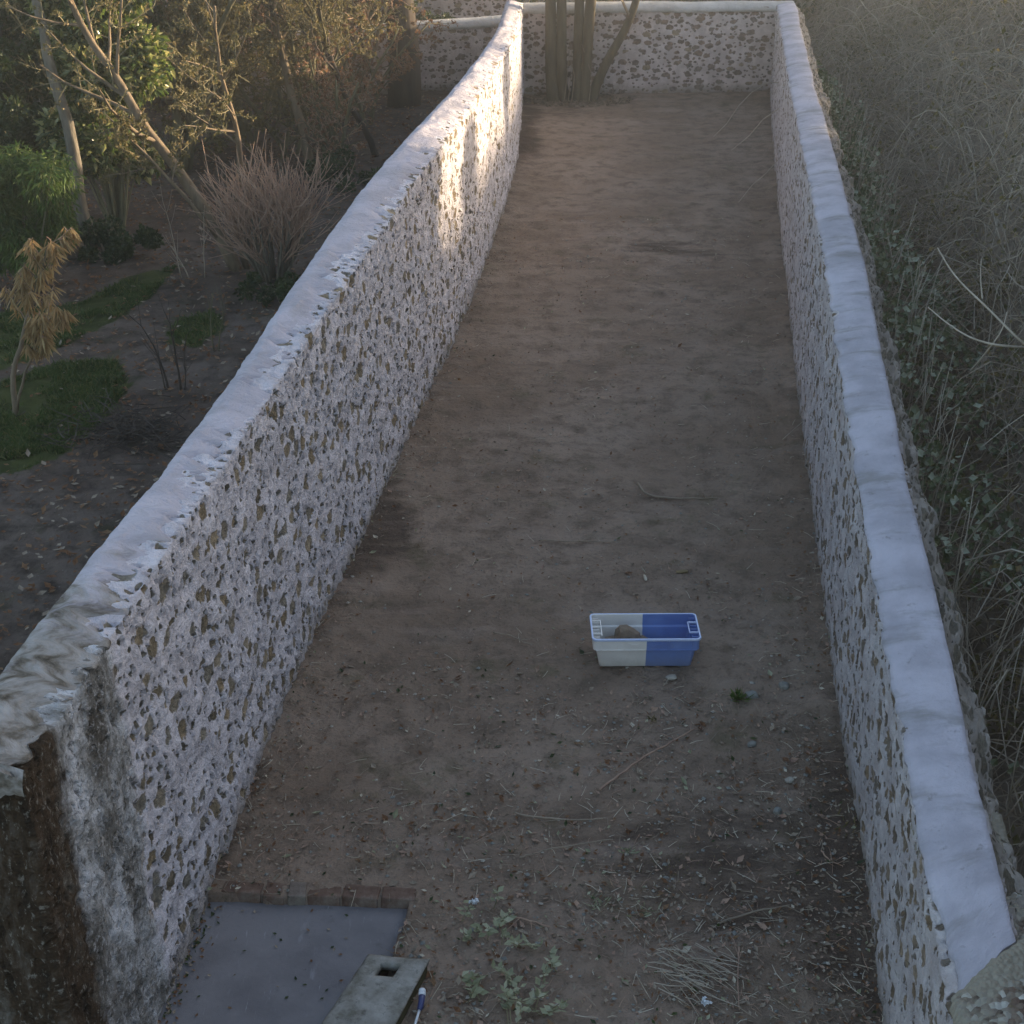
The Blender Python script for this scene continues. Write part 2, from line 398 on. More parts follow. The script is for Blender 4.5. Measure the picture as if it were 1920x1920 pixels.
# the coping stops in a slanting cut near the camera
ys = stations(5.0, 31.3, .024); rows, uvs = [], []; u = 0; last = None
for y in ys:
    x = rw(y); h = rh(y); dy = .05; tx = rw(y + dy) - rw(y - dy); L = math.hypot(tx, 2 * dy); nx, ny = 2 * dy / L, -tx / L
    if last is not None: u += math.hypot(x - last[0], y - last[1])
    last = (x, y); r, uu = [], []; s = 0; pp = None
    W = .335 + .03 * fbm(u, 4, 0, .5, 3) + .008 * fbm(u, 4, 0, 2.5, 2); j0 = .03 * fbm(u, 8, 0, 4, 3) + .11 * max(0, fbm(u, 2.2, 0, .8, 3)) * (1 if y < 9 else .3)
    pts = [(.03 + j0, -.04), (.0 + j0, -.03), (-.006 + j0, 0.0)] + [(j0 + (W - j0) * k / 12, crestR(k / 12)) for k in range(1, 13)] + [(W + .008, crestR(1) - .02), (W + .004, crestR(1) - .055), (W - .03, crestR(1) - .07)]
    for (a, z) in pts:
        yy = y + ny * a + max(0, 1 - (y - 5.0) / 1.2) * (a * 1.15 + .03 * fbm(a * 9, 1, 0, 1, 2))
        q = (rw(yy) + nx * a if y < 6.2 else x + nx * a, yy, h + z)
        if pp: s += math.dist(pp, q)
        pp = q; r.append(q); uu.append((u, s))
    rows.append(r); uvs.append(uu)
rel(grid_obj('coping', np.array(rows), np.array(uvs), M['capR']), right)
# front lip of the slanting cut
mb = MB(); r0 = rows[0]
for a in r0[2:-2]:
    mb.v.append(a); mb.v.append((a[0], a[1] + .01, a[2] - .08))
for i in range(len(r0[2:-2]) - 1): mb.f.append((2 * i, 2 * i + 1, 2 * i + 3, 2 * i + 2)); mb.m.append(0)
rel(mb.build('coping_lip', M['capR']), right)
# rough outer ledge
rows, uvs = [], []; u = 0; last = None
for y in stations(2.4, 31.3, .03):
    x = rw(y); h = rh(y); dy = .05; tx = rw(y + dy) - rw(y - dy); L = math.hypot(tx, 2 * dy); nx, ny = 2 * dy / L, -tx / L
    if last is not None: u += math.hypot(x - last[0], y - last[1])
    last = (x, y); r, uu = [], []
    wv = .17 + .06 * fbm(u, 1.5, 0, 1.3, 3)
    for k in range(26):
        t = k / 25
        if t < .3: a = .31 + wv * t / .3; z = -.01 - .07 * (t / .3) ** 1.5
        else: a = .31 + wv + .06 * (t - .3); z = -.08 - (t - .3) / .7 * 1.6
        b = .04 * fbm(u, z * 1.0, 6, 1.6, 4)
        r.append((x + nx * (a + b), y + ny * a, h + z + (.03 * fbm(u, k * .3, 2, 2.2, 4) if t < .3 else 0))); uu.append((u, t * 2))
    rows.append(r); uvs.append(uu)
rel(grid_obj('rubble_ledge', np.array(rows), np.array(uvs), M['rubble']), right)
# worn gravelly mortar over the near stretch without coping
t_ = NT('gravel_mortar'); uv = t_.n('ShaderNodeTexCoord').outputs['UV']
v_ = t_.voro(uv, 34, dims='2D'); cc = t_.sep(v_.outputs['Color'])
gm = t_.ramp(cc[0], [(0, (.05, .035, .03)), (.4, (.16, .11, .085)), (.75, (.26, .24, .20)), (1, (.5, .48, .44))])
gm = t_.mix(t_.sstep(t_.noise(uv, 2.5, 5, .65), .46, .62), (.27, .24, .19), gm)
gm = t_.mix(t_.math('MULTIPLY', t_.sstep(t_.noise(uv, 5, 5, .65), .6, .7), .7), gm, (.09, .09, .03))
hh = t_.math('MULTIPLY', t_.math('SUBTRACT', 1.0, v_.outputs['Distance']), .018)
M['gravelm'] = t_.finish(gm, .95, t_.bump(t_.noise(uv, 80, 4), .5, .005), .1, disp=hh)
rows, uvs = [], []
for y in stations(2.4, 6.35, .02):
    x = rw(y); h = rh(y); r, uu = [], []
    for k in range(30):
        a = .005 + .46 * k / 29; fade = -.05 * max(0, (y - (4.96 + a * 1.0)) / .06) if y > 4.96 + a * 1.0 else 0
        r.append((x + a, y, h + .040 + .03 * math.sin(k / 29 * 3.14) + .03 * fbm(a, y, 0, 3, 3) + max(fade, -.11) - (.05 if k in (0, 29) else 0))); uu.append((y, a))
    rows.append(r); uvs.append(uu)
rel(grid_obj('worn_top', np.array(rows), np.array(uvs), M['gravelm']), right)

# --- far walls
def cross_wall(label, p0, p1, h0, h1, thick, mat, capmat, capdrop=.10, vs=.03, bend=0):
    p0, p1 = Vector(p0), Vector(p1); w = tag(empty('stone_wall', ((p0 + p1) / 2)), label, 'stone wall')
    L = (p1 - p0).length; d = (p1 - p0) / L; nb = Vector((-d.y, d.x, 0))
    nu = int(L / vs); rows, uvs = [], []; crow, cuv = [], []
    for i in range(nu + 1):
        u = L * i / nu; t = i / nu; b = p0 + d * u + nb * bend * math.sin(math.pi * t * .5) ** 3
        h = h0 + (h1 - h0) * t + .02 * fbm(u, 3, 0, .7, 2); r, uu = [], []
        nj = int(2.0 / vs)
        for j in range(nj + 1):
            z = -.2 + (h + .2) * j / nj; q = b - nb * (.02 * fbm(u, z, 8, .8, 2)); r.append((q.x, q.y, z)); uu.append((u + p0.x * 3 + 20, z))
        for j in range(1, 6):
            q = b + nb * thick * j / 5; r.append((q.x, q.y, h)); uu.append((u + p0.x * 3 + 20, h + thick * j / 5))
        for j in range(1, 9):
            q = b + nb * thick; r.append((q.x, q.y, h - (h + .2) * j / 8)); uu.append((u + p0.x * 3 + 20, h + thick + h * j / 8))
        rows.append(r); uvs.append(uu)
        jg = .03 * abs(fbm(u, 9, 0, 5, 3)); r, uu = [], []; s = 0; pp = None
        for (a, z) in [(.012, -capdrop - jg), (-.02, -capdrop - jg + .01), (-.026, -capdrop * .4), (-.01, -.005), (.02, .03), (thick * .3, .075), (thick * .6, .085), (thick - .02, .05), (thick + .02, 0), (thick + .02, -.06), (thick - .01, -.07)]:
            q = b + nb * a; q = (q.x, q.y, h + z)
            if pp: s += math.dist(pp, q)
            pp = q; r.append(q); uu.append((u, s))
        crow.append(r); cuv.append(uu)
    rel(grid_obj('wall_face', np.array(rows)[:, ::-1], np.array(uvs)[:, ::-1], mat), w)
    rel(grid_obj('coping', np.array(crow)[:, ::-1], np.array(cuv)[:, ::-1], capmat), w)
    return w
M['capF'] = cap_mat('lime_coping_far', c1=(.44, .42, .40), c2=(.56, .54, .53), streak=.3)
cross_wall('far end wall of the yard, pinkish mortared rubble behind the multi stemmed tree', (.16, 31.22, 0), (5.62, 31.62, 0), 1.68, 1.66, .3, M['wallF'], M['capF'])
cross_wall('low stained rubble wall across the far side of the garden behind the thick trunk', (-8.5, 30.6, 0), (-.12, 31.9, 0), .95, 1.35, .3, M['wallF'], M['capF'])
cross_wall('pale topped wall farthest back beyond the clipped dark hedge', (-9.0, 33.6, 0), (.1, 33.4, 0), 1.75, 1.75, .3, M['wallF'], M['capF'])

# ------------------------------------------------------------------ grounds
def dirt_mat(name, cols, litter=.5, green=.35, amp=1.0, gcol=(.055, .065, .022), grassattr=False, stain=False):
    t = NT(name); tc = t.n('ShaderNodeTexCoord').outputs['Object']
    big = t.noise(tc, .55, 5, .6); mid = t.noise(tc, 3.5, 6, .65); fine = t.noise(tc, 28, 8, .72)
    c = t.mix(t.sstep(big, .35, .65), cols[0], cols[1])
    c = t.mix(t.sstep(mid, .42, .68), c, cols[2])
    c = t.mix(t.math('MULTIPLY', t.sstep(t.noise(tc, 1.6, 6, .7), .55, .68), green), c, gcol)
    c = t.mix(t.math('MULTIPLY', t.sstep(fine, .54, .72), .55), c, t.mix(.8, c, (.028, .02, .016)))
    v = t.voro(t.mapv(tc, (1, 1, .5)), 26); cc = t.sep(v.outputs['Color'])
    peb = t.math('MULTIPLY', t.math('LESS_THAN', v.outputs['Distance'], .20), t.math('GREATER_THAN', cc[0], .80))
    c = t.mix(t.math('MULTIPLY', peb, litter), c, t.ramp(cc[1], [(0, (.14, .11, .085)), (.6, (.22, .19, .15)), (1, (.34, .33, .31))]))
    if grassattr:
        a = t.n('ShaderNodeAttribute', attribute_name='grass').outputs['Fac']
        k = t.sstep(t.math('ADD', a, t.math('MULTIPLY', t.math('SUBTRACT', t.noise(tc, 3, 8, .8), .5), 2.2)), .45, .75)
        c = t.mix(k, c, t.mix(t.sstep(mid, .4, .6), (.035, .045, .014), (.06, .07, .022)))
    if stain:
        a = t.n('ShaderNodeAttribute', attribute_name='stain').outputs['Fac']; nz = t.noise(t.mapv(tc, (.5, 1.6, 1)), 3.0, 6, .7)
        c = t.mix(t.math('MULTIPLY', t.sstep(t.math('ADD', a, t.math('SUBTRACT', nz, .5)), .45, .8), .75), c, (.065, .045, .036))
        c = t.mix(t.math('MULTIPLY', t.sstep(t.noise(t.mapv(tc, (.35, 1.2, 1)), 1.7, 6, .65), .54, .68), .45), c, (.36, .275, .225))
    h = t.math('ADD', t.math('MULTIPLY', mid, .05 * amp), t.math('MULTIPLY', fine, .018 * amp))
    h = t.math('ADD', h, t.math('MULTIPLY', peb, .01))
    return t.finish(c, .95, t.bump(h, .9, 1.0), .1)
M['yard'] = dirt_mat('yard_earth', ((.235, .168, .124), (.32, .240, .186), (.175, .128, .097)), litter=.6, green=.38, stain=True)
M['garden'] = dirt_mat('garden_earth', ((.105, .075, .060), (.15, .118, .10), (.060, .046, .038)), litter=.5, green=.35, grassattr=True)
M['wood_floor'] = dirt_mat('brambly_floor', ((.19, .15, .11), (.26, .205, .155), (.13, .10, .075)), litter=.3, green=.3)
# yard: fine near the camera
slab = [(-2.05, 7.27), (-.60, 7.18), (-.72, 6.55), (-.95, 5.3), (-2.3, 5.3)]
def in_slab(x, y):
    if y > 7.27 - .04 * (x + 2.05) - .03: return False
    xr = -.60 + (y - 7.18) * .16
    return x < xr - .02
ys = stations(3.5, 31.6, .022, .0028); xs = np.linspace(0, 1, 230)
rows, uvs = [], []; sa = []
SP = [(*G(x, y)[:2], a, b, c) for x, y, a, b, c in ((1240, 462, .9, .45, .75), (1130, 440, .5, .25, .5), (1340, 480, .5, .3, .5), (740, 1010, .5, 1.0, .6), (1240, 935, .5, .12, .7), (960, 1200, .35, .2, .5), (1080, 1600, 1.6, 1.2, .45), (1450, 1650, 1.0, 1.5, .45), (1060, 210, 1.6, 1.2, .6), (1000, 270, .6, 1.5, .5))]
for y in ys:
    sr = []
    xa = lw(max(y, 4.7)) - .22; xb = rw(y) + .2; r, uu = [], []
    for s_ in xs:
        x = xa + (xb - xa) * s_
        near = max(0, 1 - (y - 5) / 9)
        z = .035 * fbm(x, y, 0, .9, 4) + (.012 + .012 * near) * fbm(x, y, 5, 7, 3)
        e = min(x - lw(max(y, 4.7)), rw(y) - x); z += .05 * max(0, 1 - e / .35) * (0.6 + .8 * fbm(y, x, 2, 3, 2))   # soil banked against the walls
        if in_slab(x, y): z = -.16
        elif y < 7.5 and x < -.3: z = z * .4
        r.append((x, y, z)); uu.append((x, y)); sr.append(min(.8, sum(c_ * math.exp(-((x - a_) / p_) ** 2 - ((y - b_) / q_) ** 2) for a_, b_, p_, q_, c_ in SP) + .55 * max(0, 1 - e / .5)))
    rows.append(r); uvs.append(uu); sa.append(sr)
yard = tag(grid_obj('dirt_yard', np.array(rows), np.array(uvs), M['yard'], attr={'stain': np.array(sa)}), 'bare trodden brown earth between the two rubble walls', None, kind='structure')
def yz(x, y): return .035 * fbm(x, y, 0, .9, 4)
# garden on the left
from mathutils.geometry import intersect_point_tri_2d
def inpoly(x, y, poly):
    c = False; j = len(poly) - 1
    for i in range(len(poly)):
        xi, yi = poly[i]; xj, yj = poly[j]
        if (yi > y) != (yj > y) and x < (xj - xi) * (y - yi) / (yj - yi) + xi: c = not c
        j = i
    return c
def polyG(pts): return [tuple(G(*p)[:2]) for p in pts]
GR = [polyG([(-120, 900), (-120, 740), (0, 715), (110, 680), (215, 675), (240, 715), (190, 790), (120, 850), (40, 885)]),
      polyG([(-100, 690), (-60, 600), (40, 575), (150, 565), (250, 515), (330, 500), (280, 560), (200, 605), (90, 660), (0, 690)]),
      polyG([(310, 640), (330, 600), (400, 580), (420, 610), (370, 650)])]
def gdist(x, y):
    if any(inpoly(x, y, p) for p in GR): return 1.0
    d = 9
    for p in GR:
        for i in range(len(p)):
            a = Vector(p[i]); b = Vector(p[(i + 1) % len(p)]); q = Vector((x, y)); t = max(0, min(1, (q - a).dot(b - a) / (b - a).length_squared)); d = min(d, (a + (b - a) * t - q).length)
    return max(0, .5 - d * 1.2)
def gz(x, y): return .05 * fbm(x, y, 0, .5, 4) - .02
ys = stations(4, 36, .06, .0035); xs = np.linspace(0, 1, 150)
rows, uvs, at = [], [], []
for y in ys:
    xa = -16; xb = (lw(min(max(y, 4.7), 31)) - .12) if y < 31.3 else 5.5; r, uu, aa = [], [], []
    for s_ in xs:
        x = xa + (xb - xa) * s_ ** .8
        r.append((x, y, gz(x, y) + .03 * fbm(x, y, 3, 4, 3))); uu.append((x, y)); aa.append(gdist(x, y) if y < 24 else 0)
    rows.append(r); uvs.append(uu); at.append(aa)
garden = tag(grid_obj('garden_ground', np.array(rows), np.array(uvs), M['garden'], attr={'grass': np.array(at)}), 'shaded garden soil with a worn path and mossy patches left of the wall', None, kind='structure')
# bank on the right
def sm(a, b, x):
    t = max(0, min(1, (x - a) / (b - a))); return t * t * (3 - 2 * t)
def bz(x, y):
    e = x - rw(min(max(y, 2), 31.3)) - .45
    hi = 4.9 * (1 - sm(19.0, 21.4, y)) + 2.65 * sm(19.0, 21.4, y)  # crest outside the view raised so the bank shades walls and yard
    z = -.25 + (hi + .25) * sm(.5, 5.0, e) + .35 * max(0, fbm(x, y, 2, .35, 3)) * sm(0, 2, e)
    return z + .10 * fbm(x, y, 0, 1.5, 4)
rows, uvs = [], []
for y in stations(-6, 48, .15, .006):
    xa = rw(min(max(y, 2), 31.3)) + .30; r, uu = [], []
    for k in range(90):
        x = xa + 34 * (k / 89) ** 1.6; r.append((x, y, bz(x, y))); uu.append((x, y))
    rows.append(r); uvs.append(uu)
bank = tag(grid_obj('hillside_bank', np.array(rows), np.array(uvs), M['wood_floor']), 'brown bramble covered bank rising right of the low wall', None, kind='structure')
mb = MB(); mb.add([(-300, -300, -.35), (300, -300, -.35), (300, 300, -.35), (-300, 300, -.35)], [(0, 1, 2, 3)])
tag(mb.build('ground', M['wood_floor']), 'dark open ground stretching beyond the garden walls', None, kind='structure')

# ------------------------------------------------------------------ materials for plants and things
M['bark_grey'] = simple('bark_grey', (.10, .085, .065), (.22, .19, .15), 14, .95, .8, .02, stretch=(1, 1, .25))
M['bark_olive'] = simple('bark_olive', (.085, .08, .045), (.19, .17, .10), 14, .95, .8, .02, stretch=(1, 1, .25))
M['bark_stem'] = simple('bark_stem', (.065, .05, .035), (.15, .125, .085), 8, .95, .8, .02, stretch=(1, 1, .2))
M['bark_dark'] = simple('bark_dark', (.035, .028, .024), (.09, .07, .06), 10, .95, .8, .02, stretch=(1, 1, .25))
M['bark_brown'] = simple('bark_brown', (.12, .09, .06), (.25, .19, .13), 12, .95, .8, .02, stretch=(1, 1, .2))
M['twig_tan'] = simple('twig_tan', (.26, .16, .12), (.44, .30, .22), 9, .9, 0)
M['twig_brown'] = simple('twig_brown', (.21, .165, .125), (.36, .29, .22), 5, .9, 0)
M['twig_olive'] = simple('twig_olive', (.14, .12, .07), (.27, .235, .14), 5, .9, 0)
M['twig_pale'] = simple('twig_pale', (.30, .25, .19), (.48, .41, .33), 5, .85, 0)
M['leaf_laurel'] = leafmat('leaf_laurel', (.06, .10, .018), (.11, .15, .028), (.50, .46, .20), .4, .3, 3, .7)
M['leaf_soft'] = leafmat('leaf_soft', (.055, .11, .02), (.11, .17, .035), (.17, .20, .06), .4, .6, 3)
M['leaf_dark'] = leafmat('leaf_dark', (.018, .038, .010), (.035, .06, .014), (.06, .08, .02), .3, .5, 2)
M['leaf_olive'] = leafmat('leaf_olive', (.10, .095, .03), (.16, .135, .05), (.28, .21, .10), .4, .6, 2)
M['leaf_rust'] = leafmat('leaf_rust', (.17, .08, .04), (.24, .12, .06), (.30, .18, .10), .4, .7, 2)
M['leaf_dry'] = leafmat('leaf_dry', (.30, .19, .08), (.42, .28, .13), (.5, .38, .2), .4, .7, 4)
M['leaf_ivy'] = leafmat('leaf_ivy', (.09, .11, .045), (.14, .16, .075), (.46, .48, .36), .25, .45, 4, .5)
M['leaf_sage'] = leafmat('leaf_sage', (.25, .26, .15), (.33, .33, .21), (.46, .45, .32), .2, .6, 4)
M['grass'] = leafmat('grass_blade', (.045, .085, .016), (.07, .115, .024), (.17, .17, .06), .35, .6, 2)

def rv(): 
    v = Vector((random.gauss(0, 1), random.gauss(0, 1), random.gauss(0, 1))); return v.normalized()
def branch(mb, tips, p, d, L, r, lev, maxlev, cfg, mi=0, tipr=.35):
    """one crooked branch and, along it, its own branches"""
    seg = max(3, int(L / cfg['seg'])); pts = [p.copy()]; rad = [r]; d = d.normalized(); st = L / seg
    for i in range(seg):
        d = (d + rv() * cfg['crook'] + Vector((0, 0, cfg['up'] if lev else cfg.get('up0', 0))) * (st / .3)).normalized()
        p = p + d * st; pts.append(p.copy()); rad.append(r * (1 - (1 - tipr) * (i + 1) / seg))
    mb[min(lev, len(mb) - 1)].tube(pts, rad, [7, 5, 4, 3, 3, 3][min(lev, 5)], mi, cap=(lev == 0))
    if lev >= maxlev:
        tips.append((pts, d)); return
    nb = cfg['n'][min(lev, len(cfg['n']) - 1)]
    for k in range(nb):
        t = cfg['t0'] if lev == 0 else .15
        t = t + (1 - t) * ((k + random.random()) / nb)
        i = min(seg - 1, int(t * seg)); q = pts[i].lerp(pts[i + 1], t * seg - i)
        a = (pts[i + 1] - pts[i]).normalized(); side = rv(); side = (side - a * side.dot(a)).normalized()
        ang = R(random.uniform(*cfg['ang'])); nd = a * math.cos(ang) + side * math.sin(ang)
        branch(mb, tips, q, nd, L * random.uniform(*cfg['len']) * (1 - .35 * t), max(.0062, rad[i] * cfg.get('rr', .5)), lev + 1, maxlev, cfg, mi)
    # the leader carries on as a twig
    if lev > 0: tips.append((pts[-2:], d))
def tree(name, cat, label, base, stems, bark, twig, leafm=None, leaves=0, lsize=(.06, .03), maxlev=4, group=None, droop=0, trunk_name='trunk', **kw):
    cfg = dict(seg=.3, crook=.15, up=.05, n=(12, 7, 5, 3), ang=(30, 70), len=(.38, .56), t0=.2, up0=0); cfg.update(kw)
    root = tag(empty(name, base), label, cat, group); tr, cr = MB(), MB()
    for (d, L, r, off) in stems:
        tips = []
        branch([tr, tr, cr, cr, cr], tips, Vector(off), Vector(d), L, r, 0, maxlev, cfg)
        if leafm and tips:
            for k in range(int(leaves / len(stems))):
                pts, dd = random.choice(tips); q = pts[0].lerp(pts[-1], random.random()); v = (rv() + dd * .5 + Vector((0, 0, -droop))).normalized()
                s = random.uniform(.7, 1.3); cr.leaf(q, v, rv(), lsize[0] * s, lsize[1] * s, 1)
    tr.build(trunk_name, bark, root, smooth=True)
    cr.build('crown', [twig] + ([leafm] if leafm else []), root)
    return root
def bush(name, cat, label, base, rx, ry, h, n, leafm, lsize, twig, z0=.1, lumps=9, droop=.2, stems=10, group=None, tilt=0):
    """leaf mass in lumps around a few stems"""
    root = tag(empty(name, base), label, cat, group); tw, lf = MB(), MB()
    C = []
    for i in range(lumps):
        a = random.uniform(0, 6.28); q = math.sqrt(random.random()) * .75; z = z0 + (h - z0) * random.uniform(.15, .88)
        k = math.sin(min(1, max(.1, (z / h))) * math.pi * .85) * .6 + .4
        C.append((Vector((math.cos(a) * q * rx * k, math.sin(a) * q * ry * k, z)), random.uniform(.28, .5) * min(rx, ry, h * .7)))
    for c, r in C:
        tw.tube([(c.x * .1, c.y * .1, -.05), (c.x * .5, c.y * .5, c.z * .5), tuple(c)], [.022, .015, .006], 4)
        for k in range(4):
            e = c + rv() * r; tw.tube([tuple(c * .8), tuple(c), tuple(e)], [.008, .006, .003], 3)
    for i in range(n):
        c, r = random.choice(C); v = rv(); q = c + v * r * random.random() ** .35
        if q.z < .02: continue
        d = (v * .6 + rv() * .8 + Vector((0, 0, -droop))).normalized(); s = random.uniform(.6, 1.35)
        lf.leaf(q, d, rv(), lsize[0] * s, lsize[1] * s)
    tw.build('stems', twig, root); lf.build('foliage', leafm, root); return root

def at(x, y): g = G(x, y); return (g.x, g.y, gz(g.x, g.y) - .03)
UPV = (0, 0, 1)
# garden trees (left)
T3 = dict(maxlev=3)
tree('garden_tree', 'tree', 'straight grey trunk rising from ivy beside the sunlit laurel', at(173, 470), [((-.05, .0, 1), 5.4, .105, (0, 0, 0))], M['bark_grey'], M['twig_olive'], M['leaf_olive'], 2400, (.05, .03), t0=.62, n=(10, 7, 4, 3), len=(.25, .36), maxlev=3)
tree('garden_tree', 'tree', 'pale trunk leaning left over the path with a thinner upright stem beside it', at(447, 505), [((-.36, .05, 1), 4.3, .095, (0, 0, 0)), ((-.04, .15, 1), 3.8, .05, (.10, .1, 0)), ((-.50, .0, 1), 2.0, .03, (-.25, 0, .5))], M['bark_brown'], M['twig_olive'], M['leaf_olive'], 4500, (.05, .028), t0=.42, n=(9, 7, 4, 3), crook=.17, len=(.30, .45), maxlev=3)
tree('garden_tree', 'tree', 'reddish brown trunk behind the cut shrub, leaning left', at(585, 315), [((-.22, 0, 1), 5.0, .085, (0, 0, 0))], M['bark_brown'], M['twig_tan'], M['leaf_rust'], 2600, (.055, .035), t0=.35, crook=.16, maxlev=3)
tree('garden_tree', 'tree', 'slim mossy green trunk right of the reddish leaning trunk', at(632, 285), [((-.06, .1, 1), 4.4, .06, (0, 0, 0))], M['bark_olive'], M['twig_olive'], M['leaf_olive'], 3600, (.055, .03), t0=.25, n=(11, 7, 5, 3), crook=.2, maxlev=3)
tree('garden_tree', 'tree', 'dark curved stem bending left in front of the low far wall', at(705, 290), [((-.45, .1, 1), 4.3, .06, (0, 0, 0))], M['bark_dark'], M['twig_olive'], M['leaf_olive'], 2200, (.055, .03), t0=.35, n=(9, 6, 4, 3), crook=.2, maxlev=3)
tree('garden_tree', 'tree', 'thin dark upright sapling just left of the thick trunk', at(686, 180), [((0, 0, 1), 4.0, .05, (0, 0, 0))], M['bark_dark'], M['twig_brown'], M['leaf_rust'], 1800, (.06, .04), t0=.35, n=(9, 6, 4, 3), maxlev=3)
tree('big_tree', 'tree', 'thick dark trunk standing at the far garden wall', at(757, 195), [((.01, 0, 1), 8.0, .34, (0, 0, 0))], M['bark_dark'], M['twig_tan'], M['leaf_rust'], 7000, (.08, .045), t0=.22, n=(18, 9, 6, 3), len=(.24, .34), seg=.5, up=-.01, rr=.3, maxlev=3, crook=.12)
tree('garden_tree', 'tree', 'crooked tree spreading its branches above the laurel and the leaning trunk', at(330, 330), [((-.1, -.1, 1), 5.0, .08, (0, 0, 0)), ((.35, 0, 1), 4.4, .06, (.1, 0, 0))], M['bark_olive'], M['twig_olive'], M['leaf_olive'], 5000, (.055, .032), t0=.2, n=(12, 8, 5, 3), crook=.2, len=(.30, .46), maxlev=3)
tree('garden_tree', 'tree', 'fine twigged tree with rusty leaf remnants near the far wall', at(520, 215), [((.05, 0, 1), 6.0, .08, (0, 0, 0)), ((-.3, 0, 1), 5.4, .06, (.2, 0, 0))], M['bark_olive'], M['twig_tan'], M['leaf_rust'], 5500, (.06, .035), t0=.12, n=(13, 8, 5, 3), crook=.16, maxlev=3)
tree('garden_tree', 'tree', 'bushy olive tree filling the space behind the reddish trunk', at(455, 262), [((.1, 0, 1), 5.2, .08, (0, 0, 0)), ((-.2, 0, 1), 4.8, .06, (.2, 0, 0)), ((.35, 0, 1), 4.6, .05, (.2, 0, 0))], M['bark_olive'], M['twig_olive'], M['leaf_olive'], 9000, (.06, .035), t0=.12, n=(12, 8, 5, 3), crook=.18, maxlev=3)
tree('garden_tree', 'tree', 'tangled pinkish brown twiggy tree left of the thick trunk', at(640, 225), [((.0, 0, 1), 5.2, .07, (0, 0, 0)), ((.2, 0, 1), 4.8, .05, (.1, 0, 0))], M['bark_brown'], M['twig_tan'], M['leaf_rust'], 4500, (.05, .03), t0=.12, n=(12, 8, 5, 3), crook=.18, maxlev=3)
tree('dark_tree', 'tree', 'dense dark green tree filling the top left corner', at(10, 330), [((-.05, 0, 1), 6.4, .13, (0, 0, 0))], M['bark_dark'], M['twig_olive'], M['leaf_dark'], 22000, (.10, .055), t0=.15, n=(16, 9, 5, 2), len=(.34, .46), ang=(40, 80), maxlev=3)
tree('dark_tree', 'tree', 'dark olive tree behind the tall laurel at the top edge', at(290, 205), [((-.05, 0, 1), 6.6, .12, (0, 0, 0))], M['bark_dark'], M['twig_olive'], M['leaf_dark'], 14000, (.09, .05), t0=.12, n=(14, 8, 5, 2), len=(.32, .44), ang=(40, 80), maxlev=3)
for (px, py, H_, tw_, lf_, nl, lab) in ((345, 320, 3.4, 'twig_olive', 'leaf_olive', 7000, 'low branched olive tinted shrub behind the leaning trunk'),
        (385, 235, 4.2, 'twig_olive', 'leaf_olive', 8000, 'twiggy olive shrub behind the fork of the leaning trunk'),
        (545, 290, 3.6, 'twig_olive', 'leaf_olive', 5000, 'dense twiggy shrub directly left of the reddish trunk'),
        (450, 185, 4.4, 'twig_tan', 'leaf_rust', 5000, 'pinkish brown twiggy shrub behind the olive ones, right of the laurel'),
        (350, 190, 4.8, 'twig_tan', 'leaf_olive', 7000, 'tall tan twigged shrub behind the crooked tree'),
        (690, 235, 2.6, 'twig_tan', 'leaf_rust', 1500, 'small reddish shrub beside the dark curved stem'),
        (640, 318, 1.9, 'twig_tan', 'leaf_rust', 700, 'low tan brushwood shrub growing beside the white wall'),
        (610, 200, 3.4, 'twig_tan', 'leaf_rust', 3600, 'reddish twiggy shrub against the low far wall'),
        (120, 330, 4.6, 'twig_olive', 'leaf_dark', 16000, 'dark leafy shrub filling the gap left of the laurel'),
        (-60, 250, 5.2, 'twig_olive', 'leaf_dark', 16000, 'tall dark shrub at the far left edge by the pale far wall')):
    tree('twiggy_shrub', 'shrub', lab, at(px, py), [((random.uniform(-.4, .4), random.uniform(-.2, .2), 1), H_ * random.uniform(.75, 1), .045, (random.uniform(-.25, .25), random.uniform(-.2, .2), 0)) for _ in range(4)], M['bark_olive'], M[tw_], M[lf_], nl, (.07, .042) if lf_ != 'leaf_dark' else (.10, .055), t0=.05, n=(10, 7, 4, 3), crook=.2, len=(.30, .45), maxlev=3)
bush('laurel', 'shrub', 'tall glossy laurel with sunlit yellow green leaves behind the straight trunk', at(222, 432), 1.0, .85, 4.1, 15000, M['leaf_laurel'], (.14, .07), M['twig_olive'], z0=.3, lumps=30)
bush('laurel', 'shrub', 'dim green laurel at the left edge behind the soft drooping bush', at(0, 430), 1.1, 1.0, 2.7, 8000, M['leaf_dark'], (.11, .05), M['twig_olive'], z0=.2, lumps=14)
bush('laurel', 'shrub', 'broad dark evergreen mass hiding the far wall in the very top left corner', at(-15, 225), 1.8, 1.0, 4.2, 9000, M['leaf_dark'], (.13, .07), M['twig_olive'], z0=.3, lumps=26)
bush('soft_bush', 'shrub', 'rounded bush of fine drooping light green leaves at the left edge', at(62, 545), .80, .75, 1.85, 17000, M['leaf_soft'], (.12, .024), M['twig_olive'], z0=.35, lumps=24, droop=.8)
bush('clipped_hedge', 'hedge', 'clipped dark hedge between the low garden wall and the pale wall farthest back', (-3.4, 32.6, 0), 3.0, .45, 1.75, 15000, M['leaf_dark'], (.09, .05), M['twig_brown'], z0=.5, lumps=60)
bush('ivy_clump', 'shrub', 'low dark ivy clump around the foot of the straight grey trunk', at(205, 478), 1.0, .6, .5, 3200, M['leaf_dark'], (.07, .05), M['twig_brown'], z0=.02, lumps=14)
